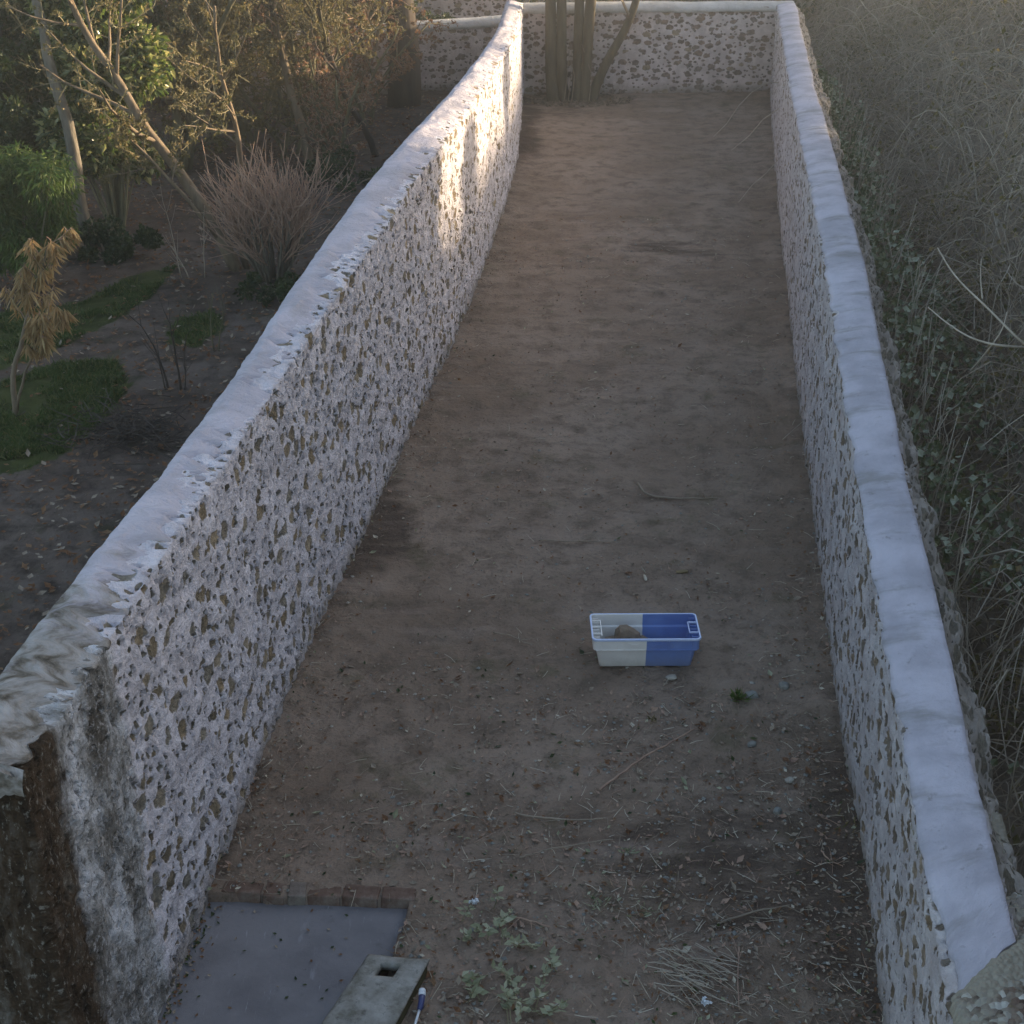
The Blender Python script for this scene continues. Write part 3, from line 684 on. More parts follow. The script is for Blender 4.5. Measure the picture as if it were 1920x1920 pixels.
bush('ivy_clump', 'shrub', 'low ivy growing beside the foot of the leaning trunk', at(520, 560), .7, .7, .35, 1400, M['leaf_dark'], (.06, .045), M['twig_brown'], z0=.02, lumps=12)
bush('low_evergreen', 'shrub', 'low evergreen weeds between the reddish trunk and the white wall', at(655, 345), .9, .9, .45, 1600, M['leaf_dark'], (.07, .04), M['twig_brown'], z0=.02, lumps=12)

# cut-back shrub with a fan of bare shoots
root = tag(empty('cut_shrub', at(515, 525)), 'bare coppiced shrub with a fan of pinkish tan shoots beside the leaning trunk', 'shrub'); mb = MB(); mt = MB()
for i in range(34):
    a = random.uniform(0, 6.28); sp = random.uniform(.1, .8); d = Vector((math.cos(a) * sp * .85 + .08, math.sin(a) * sp * .6 - .1, 1)).normalized(); L = random.uniform(.7, 1.0)
    p = Vector((math.cos(a) * .12, math.sin(a) * .12, 0)); pts = [p]; 
    for k in range(5): d = (d + rv() * .08 + Vector((0, 0, .06))).normalized(); p = p + d * L / 5; pts.append(p)
    mb.tube(pts, [.024, .021, .019, .017, .015, .012], 5)
    for j in range(random.randint(4, 8)):
        q = pts[random.randint(2, 5)]; dd = (d + rv() * .60).normalized(); Lq = random.uniform(.4, 1.05); pp = [q]
        for k in range(5): dd = (dd + rv() * .16 + Vector((0, 0, .04))).normalized(); q = q + dd * Lq / 5; pp.append(q)
        mt.tube(pp, [.011, .010, .009, .008, .006, .005], 4)
        for e in pp[2:5]:
            dd2 = (dd + rv() * .7).normalized(); l_ = random.uniform(.08, .28); mt.tube([e, e + dd2 * l_, e + dd2 * l_ * 2 + Vector((0, 0, .03))], [.006, .005, .0035], 3)
mb.build('stems', M['bark_grey'], root, True); mt.build('shoots', M['twig_tan'], root)
# sapling with dry golden leaves at the left edge
root = tree('dry_sapling', 'sapling', 'young tree at the left edge with dry golden leaves hanging in the sun', at(27, 775), [((-.02, 0, 1), 1.9, .035, (0, 0, 0)), ((.18, 0, 1), 1.3, .018, (.03, 0, .1))], M['bark_brown'], M['twig_tan'], M['leaf_dry'], 1100, (.16, .024), maxlev=2, t0=.55, n=(14, 4), seg=.15, droop=1.8, crook=.18, len=(.18, .30))
# small young stems
def small_stems(label, base, specs, mat, name='young_shrub', cat='shrub'):
    root = tag(empty(name, base), label, cat); mb = MB()
    for (dx, dy, L, r, ox) in specs:
        d = Vector((dx, dy, 1)).normalized(); p = Vector((ox, 0, 0)); pts = [p]
        for k in range(6): d = (d + rv() * .10).normalized(); p = p + d * L / 6; pts.append(p)
        mb.tube(pts, [r * (1 - .6 * k / 6) for k in range(7)], 5)
        for k in range(5):
            q = pts[random.randint(2, 6)]; dd = (d + rv() * .5).normalized(); mb.tube([q, q + dd * .15, q + dd * .3 + Vector((0, 0, .05))], [r * .35, r * .3, r * .15], 3)
    mb.build('stems', mat, root, True); return root
small_stems('two dark forked stems standing on the path edge near the white wall', at(325, 728), [(-.12, 0, .8, .015, -.05), (.1, 0, .85, .016, .08), (-.25, .1, .6, .010, -.08), (.2, .05, .7, .010, .12)], M['bark_dark'])
small_stems('thin greenish stems rising behind the two dark forked stems', at(402, 655), [(-.1, 0, .7, .010, 0), (.12, 0, .6, .009, .05)], M['bark_olive'])
small_stems('pair of pale dead stalks left of the leaning trunk', at(355, 520), [(-.15, 0, 1.1, .008, -.1), (.02, 0, 1.0, .007, .2), (-.4, 0, .5, .010, 0)], M['twig_pale'], 'dead_stalks')
# heap of cuttings
mb = MB()
for i in range(420):
    g = G(245 + random.gauss(0, 52), 818 + random.gauss(0, 20)); z = gz(g.x, g.y) + abs(random.gauss(0, .10)); d = rv(); d.z *= .35; L = random.uniform(.15, .5)
    p = Vector((g.x, g.y, z)); mb.tube([p, p + d * L * .5 + rv() * .02, p + d * L], [.006, .005, .003], 3)
tag(mb.build('brush_heap', M['bark_dark']), 'dark heap of cut twigs where the grass meets the dark soil', 'brush heap')
# multi-stemmed tree in the yard
b = G(1080, 188); root = tag(empty('multistem_tree', (b.x, b.y, 0)), 'tree with five tall olive stems growing from one foot by the end wall', 'tree')
k = .0089; stems = [(-.50, -.55, -.02, .135), (-.30, -.32, -.01, .125), (.02, .04, .02, .12), (.16, .33, .03, .135), (.30, 0, 0, .105)]
cr = MB(); tips = []
for i, (x0, x1, lean, r) in enumerate(stems):
    mb = MB(); 
    if i < 4: pts = [(x0 * .8, 0, -.1), (x0, -.02, .4), ((x0 * 2 + x1) / 3, 0, 1.4), (x1, .05, 3.0), (x1 + lean * 3, .1, 5.0), (x1 + lean * 7, 0, 7)]
    else: pts = [(.28, .05, -.1), (.40, .05, .3), (.60, .05, .75), (.95, .1, 1.35), (1.15, .1, 1.9), (1.35, .1, 3.2), (1.55, .1, 6)]
    P2 = []
    for a, c in zip(pts, pts[1:]):
        for q in range(5): P2.append(Vector(a).lerp(Vector(c), q / 5))
    P2.append(Vector(pts[-1]))
    for s_ in range(3): P2 = [P2[0]] + [(P2[j - 1] + P2[j] * 2 + P2[j + 1]) / 4 for j in range(1, len(P2) - 1)] + [P2[-1]]
    n = len(P2); mb.tube(P2, [r * (1.35 - .35 * min(1, j / 4)) * (1 - .5 * j / n) for j in range(n)], 12)
    mb.build('trunk', M['bark_stem'], root, True)
    for q in range(7):
        pq = P2[int(n * (.55 + .06 * q))]; branch([cr], tips, pq, Vector((random.uniform(-1, 1), random.uniform(-1, 1), .8)), 1.8, .03, 1, 3, dict(seg=.3, crook=.15, up=.05, n=(4, 4, 3), ang=(25, 60), len=(.4, .6), t0=.2))
for i in range(4):   # thin shoots at the foot
    x = random.uniform(-.6, .6); cr.tube([(x, -.15, 0), (x + .05, -.12, .5), (x + random.uniform(-.2, .2), -.1, 1.1)], [.012, .009, .005], 4)
mb = cr; mb.build('crown', M['twig_brown'], root)
mb = MB()
for i in range(900):
    a = random.uniform(0, 6.28); q = random.random() ** .6 * 1.1; x = b.x + math.cos(a) * q; y = b.y - .1 + math.sin(a) * q * .6; d = rv(); d.z = abs(d.z) * .5
    mb.leaf(Vector((x, y, .02 + yz(x, y))), d, rv(), .06, .03)
tag(mb.build('fallen_leaves', M['wood_floor']), 'dark leaf litter gathered around the foot of the five stemmed tree', 'leaf litter', kind='stuff')

# woodland edge beyond the far walls
mb = MB()
for i in range(260):
    cx_, cy_, r_ = random.uniform(-16, 16), 37 + random.random() ** 1.3 * 16, random.uniform(.5, 1.1); cz_ = random.uniform(.2, 1.0) + (cy_ - 36) * .07
    for k in range(7):
        p = Vector((cx_, cy_, -.3)); e = Vector((cx_, cy_, cz_)) + rv() * r_ * 1.3; mb.tube([p, (p + e) / 2 + rv() * .15, e], [.03, .02, .01], 3, 0, cap=False)
    for k in range(70):
        mb.leaf(Vector((cx_, cy_, cz_)) + rv() * r_ * random.random() ** .4, rv(), rv(), .22, .13, random.choice([1, 2]))
tag(mb.build('far_wood', [M['twig_brown'], M['leaf_dark'], M['leaf_olive']]), 'brown scrubby woodland edge beyond the far end walls', 'woodland', kind='stuff')
# grass
mb = MB(); cnt = 0
bx = [(min(p[0] for p in g) , max(p[0] for p in g), min(p[1] for p in g), max(p[1] for p in g)) for g in GR]
for gi, n in ((0, 15000), (1, 9000), (2, 1000)):
    c = 0
    while c < n:
        x = random.uniform(bx[gi][0], bx[gi][1]); y = random.uniform(bx[gi][2], bx[gi][3])
        if x < -9.5: c += .2; continue
        if not inpoly(x, y, GR[gi]) or fbm(x, y, 7, 1.6, 4) < -.05 + random.gauss(0, .12): c += .12; continue
        d = Vector((random.gauss(0, .45), random.gauss(0, .45), 1)).normalized(); L = random.uniform(.03, .075) * (1.6 if fbm(x, y, 2, 2.5, 3) > .1 else 1); z = gz(x, y)
        w = Vector((random.gauss(0, 1), random.gauss(0, 1), 0)).normalized() * .006; p = Vector((x, y, z)); m_ = p + d * L * .6; e = p + d * L + Vector((d.x, d.y, -.3)) * L * .4
        mb.add([tuple(p - w), tuple(p + w), tuple(m_ + w * .7), tuple(e), tuple(m_ - w * .7)], [(0, 1, 2, 3, 4)]); c += 1
tag(mb.build('lawn_grass', M['grass']), 'short green grass in patches beside the worn garden path', 'grass', kind='stuff')
# litter over the garden floor
mb = MB()
for i in range(16000):
    y = random.uniform(9, 31); x = random.uniform(-11, lw(min(y, 31)) - .6)
    if any(inpoly(x, y, g) for g in GR) and random.random() < .85: continue
    d = rv(); d.z = abs(d.z) * .3; s = random.uniform(.6, 1.4); mb.leaf(Vector((x, y, gz(x, y) + .03)), d, Vector((0, 0, 1)) + rv() * .4, .07 * s, .04 * s, 0 if random.random() < .8 else 1)
tag(mb.build('fallen_leaves', [M['leaf_rust'], M['twig_brown']]), 'brown fallen leaves scattered under the garden trees', 'leaf litter', kind='stuff')

# ------------------------------------------------------------------ bank on the right: brambles and ivy
mb = MB()
def arch(p, az, L, rise, r, mi=0, seg=7, sides=3):
    pts = []; h = Vector((math.cos(az), math.sin(az), 0)); w = Vector((-h.y, h.x, 0)); c = random.gauss(0, .25)
    for k in range(seg + 1):
        t = k / seg; q = p + h * L * t + w * c * L * t * t + Vector((0, 0, rise * math.sin(min(1, t * 1.05) * math.pi * .9))) + rv() * .02 * L; pts.append(q)
    mb.tube(pts, [r * (1 - .6 * k / seg) for k in range(seg + 1)], sides, mi, cap=False); return pts
N = 12000
for i in range(N):
    y = 5 + 38 * random.random() ** 1.15; e = .25 + 8.5 * random.random() ** 1.2; x = rw(min(y, 31.3)) + .45 + e
    z = bz(x, y) + random.uniform(-.05, .45) * min(1, e); rise = random.uniform(.15, .8) * min(1, .35 + e * .4)
    pts = arch(Vector((x, y, z)), random.uniform(0, 6.28), random.uniform(.5, 1.8) * min(1, .35 + e * .5), rise, random.uniform(.003, .008), 0 if random.random() < .75 else 1)
    if random.random() < .40:
        for k in range(random.randint(2, 7)):
            q = random.choice(pts) + rv() * .05; s = random.uniform(.6, 1.3); mb.leaf(q, rv(), Vector((0, 0, 1)) + rv() * .5, .07 * s, .045 * s, 2)
for i in range(110):
    y = 6 + 34 * random.random(); e = .5 + 7 * random.random(); x = rw(min(y, 31.3)) + .45 + e; z = bz(x, y)
    arch(Vector((x, y, z)), random.uniform(0, 6.28), random.uniform(1.2, 2.6), random.uniform(.7, 1.3), random.uniform(.009, .015), 1, seg=10, sides=4)
for i in range(130):
    y = 6 + 34 * random.random(); e = .6 + 7 * random.random(); x = rw(min(y, 31.3)) + .45 + e; z = bz(x, y) + .35; rr = random.uniform(.25, .6)
    for k in range(int(150 * rr / .4)):
        q = Vector((x, y, z)) + rv() * rr * random.random() ** .4; s = random.uniform(.6, 1.3); mb.leaf(q, rv(), Vector((0, 0, 1)) + rv() * .6, .06 * s, .036 * s, 2)
tag(mb.build('bramble_thicket', [M['twig_brown'], M['twig_pale'], M['leaf_olive']]), 'hazy tangle of brown bramble stems covering the bank beyond the right wall', 'brambles', kind='stuff')
mb = MB()
for i in range(8000):
    y = 7.5 + 19 * random.random(); cl_ = fbm(0, y, 1, .5, 3)
    wmax = .35 + 1.5 * sm(8.5, 12, y) * (1 - .6 * sm(17, 22, y)); e = random.random() ** 1.4 * wmax; x = rw(y) + .50 + e
    if fbm(x, y, 4, 1.3, 4) + cl_ * .6 + .25 * sm(9, 12, y) * (1 - sm(16, 19, y)) < .12: continue
    z = max(bz(x, y), rh(y) - .22 - e * .85 + .25 * fbm(x, y, 9, 2.2, 3) - random.random() * .25)
    d = rv(); s = random.uniform(.6, 1.4); mb.leaf(Vector((x, y, z)), d, Vector((-.5, -.3, 1)) + rv() * .6, .075 * s, .06 * s, 0)
for i in range(260):
    y = 7 + 18 * random.random(); x = rw(y) + .5 + random.random() * .5; p = Vector((x, y, rh(y) - .9)); q = p + Vector((random.uniform(-.15, .3), random.uniform(-.5, .5), random.uniform(.3, .95)))
    mb.tube([p, (p + q) / 2 + rv() * .06, q], [.006, .005, .003], 3, 1)
tag(mb.build('ivy', [M['leaf_ivy'], M['twig_pale']]), 'ivy and small leafed creepers along the outer foot of the right wall', 'ivy', kind='stuff')
# long arching pale canes
def canes(label, lines, mat, name='bare_cane'):
    p0 = Vector(lines[0][0][0]); root = tag(empty(name, tuple(p0)), label, 'bare branch')
    for pts, r in lines:
        m = MB(); P2 = [Vector(p) - p0 for p in pts]
        for s_ in range(3):
            Q = [P2[0]]
            for a, c in zip(P2, P2[1:]): Q += [a.lerp(c, .25), a.lerp(c, .75)]
            P2 = Q + [P2[-1]]
        n = len(P2); m.tube(P2, [r * (1 - .6 * j / n) for j in range(n)], 5); m.build('stem', mat, root, True)
    return root
canes('two long pale arching canes reaching in from the right above the brambles',
      [([tuple(G(1990, 690, 1.5)), tuple(G(1920, 648, 2.0)), tuple(G(1855, 580, 2.1)), tuple(G(1790, 520, 2.1)), tuple(G(1758, 465, 2.0))], .014),
       ([tuple(G(1990, 650, 1.7)), tuple(G(1900, 652, 2.0)), tuple(G(1830, 640, 2.0)), tuple(G(1780, 610, 1.95)), tuple(G(1740, 576, 1.9))], .012),
       ([tuple(G(1820, 695, 1.6)), tuple(G(1850, 660, 1.9)), tuple(G(1880, 620, 2.1)), tuple(G(1888, 585, 2.2))], .008),
       ([tuple(G(1842, 560, 2.1)), tuple(G(1838, 520, 2.25)), tuple(G(1840, 485, 2.3))], .007)], M['twig_pale'])
canes('single dead pale stalk curving over the right wall ledge near the bottom', [([tuple(G(1795, 1200, .9)), tuple(G(1812, 1222, 1.1)), tuple(G(1828, 1240, 1.15)), tuple(G(1832, 1262, 1.0))], .006)], M['twig_pale'])
canes('thin twig poking over the rough ledge at the lower right edge', [([tuple(G(1885, 1535, 1.1)), tuple(G(1905, 1508, 1.3)), tuple(G(1925, 1480, 1.4))], .006)], M['twig_brown'])
# shrubs added on the bank, mostly out of view, to block the low sun
for x, y, rx, ry, h, n, lab in [(9.6, 7.2, 1.6, 2.6, 3.2, 12000, 'bushy dark shrub added on the bank to block sun, nearest the camera'), (9.4, 10.4, 1.6, 2.6, 3.0, 12000, 'bushy dark shrub added on the bank to block sun, second from the camera'), (9.4, 13.6, 1.6, 2.8, 3.2, 17000, 'bushy dark shrub added on the bank to block sun, third from the camera'),
                              (9.5, 16.8, 1.6, 2.6, 2.9, 17000, 'bushy dark shrub added on the bank to block sun, fourth from the camera'), (9.8, 20.2, 1.2, 1.2, 1.9, 4500, 'low thin shrub added on the bank to dapple sun, fifth from the camera'), (10.2, 23.3, 1.0, .8, 1.8, 2600, 'low thin shrub added on the bank to dapple sun, sixth from the camera'), (10.4, 28.2, 1.0, .6, 1.9, 2200, 'bushy dark shrub added on the bank to block sun, farthest from the camera')]:
    bush('sun_block_shrub', 'shrub', lab, (x, y, bz(x, y) - .1), rx, ry, h, n, M['leaf_dark'], (.14, .08), M['twig_brown'], lumps=24, group='added sun blocking shrubs on top of the bank')

# ------------------------------------------------------------------ concrete slab, brick edging, chamber
t_ = NT('smooth_screed'); tc = t_.n('ShaderNodeTexCoord').outputs['Object']
n1 = t_.noise(tc, 1.6, 5, .6); n2 = t_.noise(t_.mapv(tc, (1, .25, 1)), 9, 6, .7)
c = t_.mix(t_.sstep(n1, .35, .65), (.155, .145, .155), (.215, .203, .213))
c = t_.mix(t_.math('MULTIPLY', t_.sstep(n2, .60, .72), .35), c, (.36, .36, .38))
c = t_.mix(t_.math('MULTIPLY', t_.sstep(t_.noise(tc, 5, 6, .7), .60, .72), .6), c, (.11, .105, .10))
c = t_.mix(t_.math('MULTIPLY', t_.sstep(t_.noise(t_.mapv(tc, (3, .35, 1), rot=(0, 0, .5)), 14, 4, .6), .66, .72), .5), c, (.40, .40, .42))
c = t_.mix(t_.math('MULTIPLY', t_.sstep(t_.noise(tc, 40, 6, .75), .60, .70), .5), c, (.06, .055, .05))
M['screed'] = t_.finish(c, .85, t_.bump(t_.noise(tc, 12, 8, .7), .5, .012), .2)
zs = -.050
sp = [(-2.12, 7.26), (-.62, 7.17), (-.80, 6.1), (-1.0, 4.9), (-2.4, 4.9)]
mb = MB(); n = len(sp)
mb.add([(x, y, zs) for x, y in sp] + [(x, y, zs - .1) for x, y in sp], [tuple(reversed(range(n)))] + [(i, (i + 1) % n, n + (i + 1) % n, n + i) for i in range(n)])
slab_o = tag(mb.build('concrete_slab', M['screed']), 'smooth blue grey concrete slab set slightly below the earth at the foot of the left wall', 'concrete slab')
def cracked(name, c1, c2, c3):
    t = NT(name); tc = t.n('ShaderNodeTexCoord').outputs['Object']
    a = t.noise(tc, 6, 7, .7); c = t.ramp(a, [(.35, c1), (.5, c2), (.68, c3)])
    c = t.mix(t.math('MULTIPLY', t.sstep(t.noise(tc, 26, 6, .7), .56, .7), .6), c, (.05, .045, .035))
    return t.finish(c, .92, t.bump(t.noise(tc, 22, 7, .7), .7, .012), .15)
M['oldconc'] = cracked('old_concrete', (.13, .12, .095), (.26, .245, .22), (.38, .36, .335))
M['oldconc_side'] = cracked('dark_concrete', (.035, .03, .018), (.07, .06, .03), (.10, .09, .05))  # darker concrete for the chamber sides
M['brick'] = cracked('old_brick', (.10, .06, .045), (.17, .11, .085), (.27, .22, .18))
M['brick2'] = cracked('mortared_brick', (.11, .085, .07), (.20, .16, .135), (.30, .27, .23))
M['black'] = simple('black_plastic', (.010, .010, .012), (.02, .02, .022), 10, .45, .1)
root = tag(empty('brick_edging', (-1.25, 7.3, 0)), 'row of old half buried bricks along the far edge of the concrete slab', 'brick edging')
x = -1.96; i = 0
while x < -.74:
    w = random.choice([.12, .21, .23, .15]) * random.uniform(.85, 1.15); y = 7.335 - .055 * (x + 2.05)
    m = MB(); m.box((0, 0, 0), (w - random.uniform(.006, .022), random.uniform(.11, .14), .10))
    o = m.build('brick', M['brick'] if random.random() < .5 else M['brick2'], root); bv = o.modifiers.new('b', 'BEVEL'); bv.width = .009; bv.segments = 2
    o.location = (x + w / 2 + 1.25, y - 7.3 - .03, -.036 + random.uniform(-.018, .010)); o.rotation_euler = (random.uniform(-.12, .04), random.uniform(-.07, .07), -.055 + random.uniform(-.10, .10)); x += w
# chamber
ht = .11
A = G(690, 1787, ht); B_ = G(806, 1797, ht); C_ = G(738, 1925, ht); D_ = G(597, 1925, ht)
dv = (D_ - A).normalized(); A2 = A; D2 = A + dv * 1.0; dv2 = (C_ - B_).normalized(); C2 = B_ + dv2 * 1.0
root = tag(empty('concrete_chamber', (A.x, A.y, -.07)), 'weathered concrete inspection chamber with a square hole in its lid on the slab', 'inspection chamber')
def quad_prism(P4, z0, z1, hole=None):
    pass
# lid grid with a square hole
nu, nv = 23, 40; Pq = np.zeros((nv + 1, nu + 1, 3)); Uq = np.zeros((nv + 1, nu + 1, 2)); keep = np.ones((nv, nu), bool)
for j in range(nv + 1):
    for i in range(nu + 1):
        s_, t = i / nu, j / nv; q = (A2 * (1 - s_) + B_ * s_) * (1 - t) + (D2 * (1 - s_) + C2 * s_) * t
        e = min(i, nu - i, j) ; dz = -.008 if e == 0 else 0
        Pq[j, i] = (q.x - A.x, q.y - A.y, ht + .07 + dz + .006 * fbm(q.x, q.y, 1, 6, 4) - (.018 * max(0, fbm(q.x, q.y, 8, 9, 2)) if i < 2 else 0)); Uq[j, i] = (s_, t)
keep[3:7, 7:14] = False
lid = grid_obj('lid', Pq[::-1], Uq[::-1], M['oldconc'], root, keep=keep[::-1], smooth=False)
sd = lid.modifiers.new('thick', 'SOLIDIFY'); sd.thickness = .045; sd.offset = -1
m = MB()
def side(p, q, z1=ht + .025): m.add([(p.x - A.x, p.y - A.y, -.02), (q.x - A.x, q.y - A.y, -.02), (q.x - A.x, q.y - A.y, z1), (p.x - A.x, p.y - A.y, z1)], [(0, 1, 2, 3)])
ins = .012
ax = (B_ - A2).normalized() * ins; ay = dv * ins
side(A2 + ax + ay, D2 + ax); side(B_ - ax + ay, A2 + ax + ay); side(C2 - ax, B_ - ax + ay)
m.build('chamber_wall', M['oldconc_side'], root)
m = MB(); cx = (Pq[5, 10] ); m.box((float(cx[0]), float(cx[1]), .06), (.22, .2, .02)); m.build('pit_floor', simple('pit_soil', (.05, .03, .025), (.10, .055, .045), 20), root)
# black box lid at the bottom edge
g = G(640, 1925, .2); m = MB(); m.box((0, 0, .0), (.22, .22, .06)); o = m.build('black_box', M['black']); o.location = (g.x - .0, g.y - .075, ht + .034); o.rotation_euler = (0, 0, .10)
bv = o.modifiers.new('b', 'BEVEL'); bv.width = .012; bv.segments = 3
tag(o, 'black plastic box lying on the near end of the concrete chamber', 'box')
# hose end
g = G(791, 1885, .05); root = tag(empty('hose_end', (g.x, g.y, 0)), 'thin white hose with a blue connector and white cap beside the concrete chamber', 'hose')
M['whitepl'] = simple('white_plastic', (.62, .64, .68), (.74, .75, .77), 5, .4, 0, spec=.5); M['bluepl'] = simple('navy_plastic', (.03, .04, .12), (.05, .06, .17), 5, .4, 0, spec=.5)
m = MB(); m.tube([(.0, .035, .085), (.0, .05, .088)], [.020, .021], 12); m.tube([(0, .05, .088), (0, .075, .09)], [.021, .019], 12); m.build('cap', M['whitepl'], root, True)
m = MB(); m.tube([(-.012, -.045, .06), (-.006, -.03, .065), (-.002, 0, .078), (0, .034, .085)], [.012, .017, .017, .019], 12); m.build('connector', M['bluepl'], root, True)
m = MB(); m.tube([(-.25, -.7, .01), (-.12, -.4, .01), (-.05, -.2, .015), (-.025, -.1, .04), (-.011, -.045, .06)], .0075, 8); m.build('tube', M['whitepl'], root, True)

# ------------------------------------------------------------------ two-tone crate
cw = simple('crate_white', (.50, .50, .52), (.62, .62, .64), 3, .45, .1, .002, spec=.5)
def crate_mat(name, c1, c2, dirt):
    t = NT(name); tc = t.n('ShaderNodeTexCoord').outputs['Object']; z = t.sep(tc)[2]
    c = t.mix(t.sstep(t.noise(tc, 4, 4), .35, .65), c1, c2)
    d = t.math('SUBTRACT', 1.0, t.sstep(t.math('ADD', z, t.math('MULTIPLY', t.noise(tc, 14, 6, .7), .12)), .03, .20))
    c = t.mix(t.math('MULTIPLY', d, .55), c, dirt)
    c = t.mix(t.math('MULTIPLY', t.sstep(t.noise(tc, 20, 6, .7), .58, .72), .25), c, dirt)
    return t.finish(c, .42, t.bump(t.noise(tc, 60, 4), .08, .002), .5)
M['cr_w'] = crate_mat('crate_white', (.80, .75, .71), (.88, .83, .79), (.42, .37, .29))
M['cr_b'] = crate_mat('crate_blue', (.13, .20, .48), (.17, .26, .57), (.17, .18, .20))
M['cr_rim'] = simple('crate_rim', (.50, .58, .85), (.62, .70, .92), 5, .4, 0, spec=.5)
cz = 0.0; fl = G(1120, 1250, 0); fr = G(1304, 1248, 0)
ccx = (fl.x + fr.x) / 2; Wd, Dp, Hh = .80, .37, .255
root = tag(empty('plastic_crate', (G(1210, 1196, Hh).x + .006, fl.y + .135, .008), R(.6)), 'open plastic crate, left half white and right half blue, standing on the bare earth', 'crate')
def rloop(w, d, r, z, nc=5):
    pts = []
    for cx_, cy_, a0 in ((w / 2 - r, -d / 2 + r, -90), (w / 2 - r, d / 2 - r, 0), (-w / 2 + r, d / 2 - r, 90), (-w / 2 + r, -d / 2 + r, 180)):
        for k in range(nc + 1):
            a = R(a0 + 90 * k / nc); pts.append((cx_ + r * math.cos(a), cy_ + r * math.sin(a), z))
        if a0 == 0 or a0 == 180: pts.append((0, pts[-1][1], z))
    return pts
lev = [(Wd - .13, Dp - .10, .02, 0.0), (Wd - .115, Dp - .085, .03, .008), (Wd - .060, Dp - .045, .035, .155), (Wd - .058, Dp - .043, .035, .158), (Wd - .018, Dp - .014, .03, .160), (Wd - .018, Dp - .014, .03, .236), (Wd, Dp, .035, .238), (Wd + .004, Dp + .004, .037, .248), (Wd, Dp, .035, .255), (Wd - .022, Dp - .022, .028, .255), (Wd - .026, Dp - .026, .027, .250), (Wd - .030, Dp - .028, .026, .165), (Wd - .070, Dp - .058, .03, .155), (Wd - .125, Dp - .10, .03, .016)]
loops = [rloop(*l) for l in lev]; nl = len(loops[0])
parts = {'w': MB(), 'b': MB(), 'r': MB()}
for li in range(len(loops) - 1):
    for k in range(nl):
        k2 = (k + 1) % nl; q = [loops[li][k], loops[li][k2], loops[li + 1][k2], loops[li + 1][k]]; cxm = sum(p[0] for p in q) / 4
        key = 'r' if 5 < li < 10 - 1 else ('w' if cxm < 0 else 'b'); parts[key].add(q, [(0, 1, 2, 3)])
for sgn, key in ((-1, 'w'), (1, 'b')):
    for z in (.0, .016):
        w, d = (Wd - .13) / 2, (Dp - .10) / 2; xs_ = (0, sgn * w); parts[key].add([(xs_[0], -d, z + .001), (xs_[1], -d, z + .001), (xs_[1], d, z + .001), (xs_[0], d, z + .001)], [(0, 1, 2, 3)])
    # ribs on the front and back band, grip with slots at the end
    for x in (.165, .33):
        for sy in (-1, 1): parts[key].box((sgn * x, sy * (Dp / 2 - .0045), .199), (.006, .010, .074))
    for z_ in (.162, ): 
        for sy in (-1, 1): parts[key].box((sgn * .19, sy * (Dp / 2 - .006), z_), (.36, .008, .006))
    parts[key].box((sgn * .09, -(Dp / 2 - .005), .205), (.095, .006, .035)); parts[key].box((sgn * .09, -(Dp / 2 - .002), .205), (.05, .006, .016))
    for k in range(6): parts[key].box((sgn * (Wd / 2 - .035), -.13 + .052 * k, .215), (.05, .005, .06))
    parts[key].box((sgn * (Wd / 2 - .055), 0, .200), (.004, .25, .05))
parts['w'].build('white_half', M['cr_w'], root); parts['b'].build('blue_half', M['cr_b'], root); parts['r'].build('rim', M['cr_rim'], root)
for sgn, key in ((-1, 'cr_w'), (1, 'cr_rim')):
    m = MB()
    for yy in (-.09, 0.0, .09) if sgn < 0 else (-.08, .06): m.box((sgn * (Wd / 2 - .045), yy, .248), (.07, .008, .010))
    m.box((sgn * (Wd / 2 - .075), -.01, .246), (.007, .12 if sgn > 0 else .22, .010)); m.build('handle', M[key], root)
crate = root; root.scale = (1.02, 1.04, 1.05)
def rock(name, mat, size, loc, label, cat, rot=0, seed=0, parent=None, group=None, zs=.6, sub=2):
    import bmesh
    bm = bmesh.new(); bmesh.ops.create_icosphere(bm, subdivisions=sub, radius=1)
    for v in bm.verts:
        f = 1 + .28 * noise.noise(v.co * 1.1 + Vector((seed * 3.1, 0, 0))) + .12 * noise.noise(v.co * 3 + Vector((0, seed, 0)))
        for ax_ in range(3):
            lim = .62 + .2 * ((seed * 7 + ax_ * 3) % 3) / 3
            if abs(v.co[ax_]) > lim: v.co[ax_] = math.copysign(lim + (abs(v.co[ax_]) - lim) * .35, v.co[ax_])
        v.co *= f; v.co = Vector((v.co.x * size[0], v.co.y * size[1], v.co.z * size[2]))
    me = bpy.data.meshes.new(name); bm.to_mesh(me); bm.free(); me.materials.append(mat); o = bpy.data.objects.new(name, me); COL.objects.link(o)
    o.location = loc; o.rotation_euler = (0, 0, rot); tag(o, label, cat, group); return o
M['stone_pale'] = simple('pale_stone', (.34, .30, .25), (.50, .46, .40), 14, .9, .4, .006)
M['stone_grey'] = simple('grey_stone', (.17, .17, .155), (.28, .28, .26), 14, .9, .4, .006)
M['stone_brown'] = simple('brown_rubble', (.17, .125, .09), (.28, .21, .155), 14, .9, .5, .01)
M['bone'] = simple('split_wood', (.45, .38, .28), (.60, .54, .44), 14, .8, .3, .004)
cl = crate.location
o = rock('rubble_piece', M['stone_brown'], (.12, .08, .09), (cl.x - .12, cl.y + .03, .165), 'large olive brown rubble lump lying in the white half of the crate', 'rubble', .2, 2); o.rotation_euler = (.2, .45, .1)
o = rock('rubble_piece', M['stone_brown'], (.07, .06, .08), (cl.x - .25, cl.y + .02, .11), 'small dark rubble lump at the left end inside the crate', 'rubble', .8, 3)
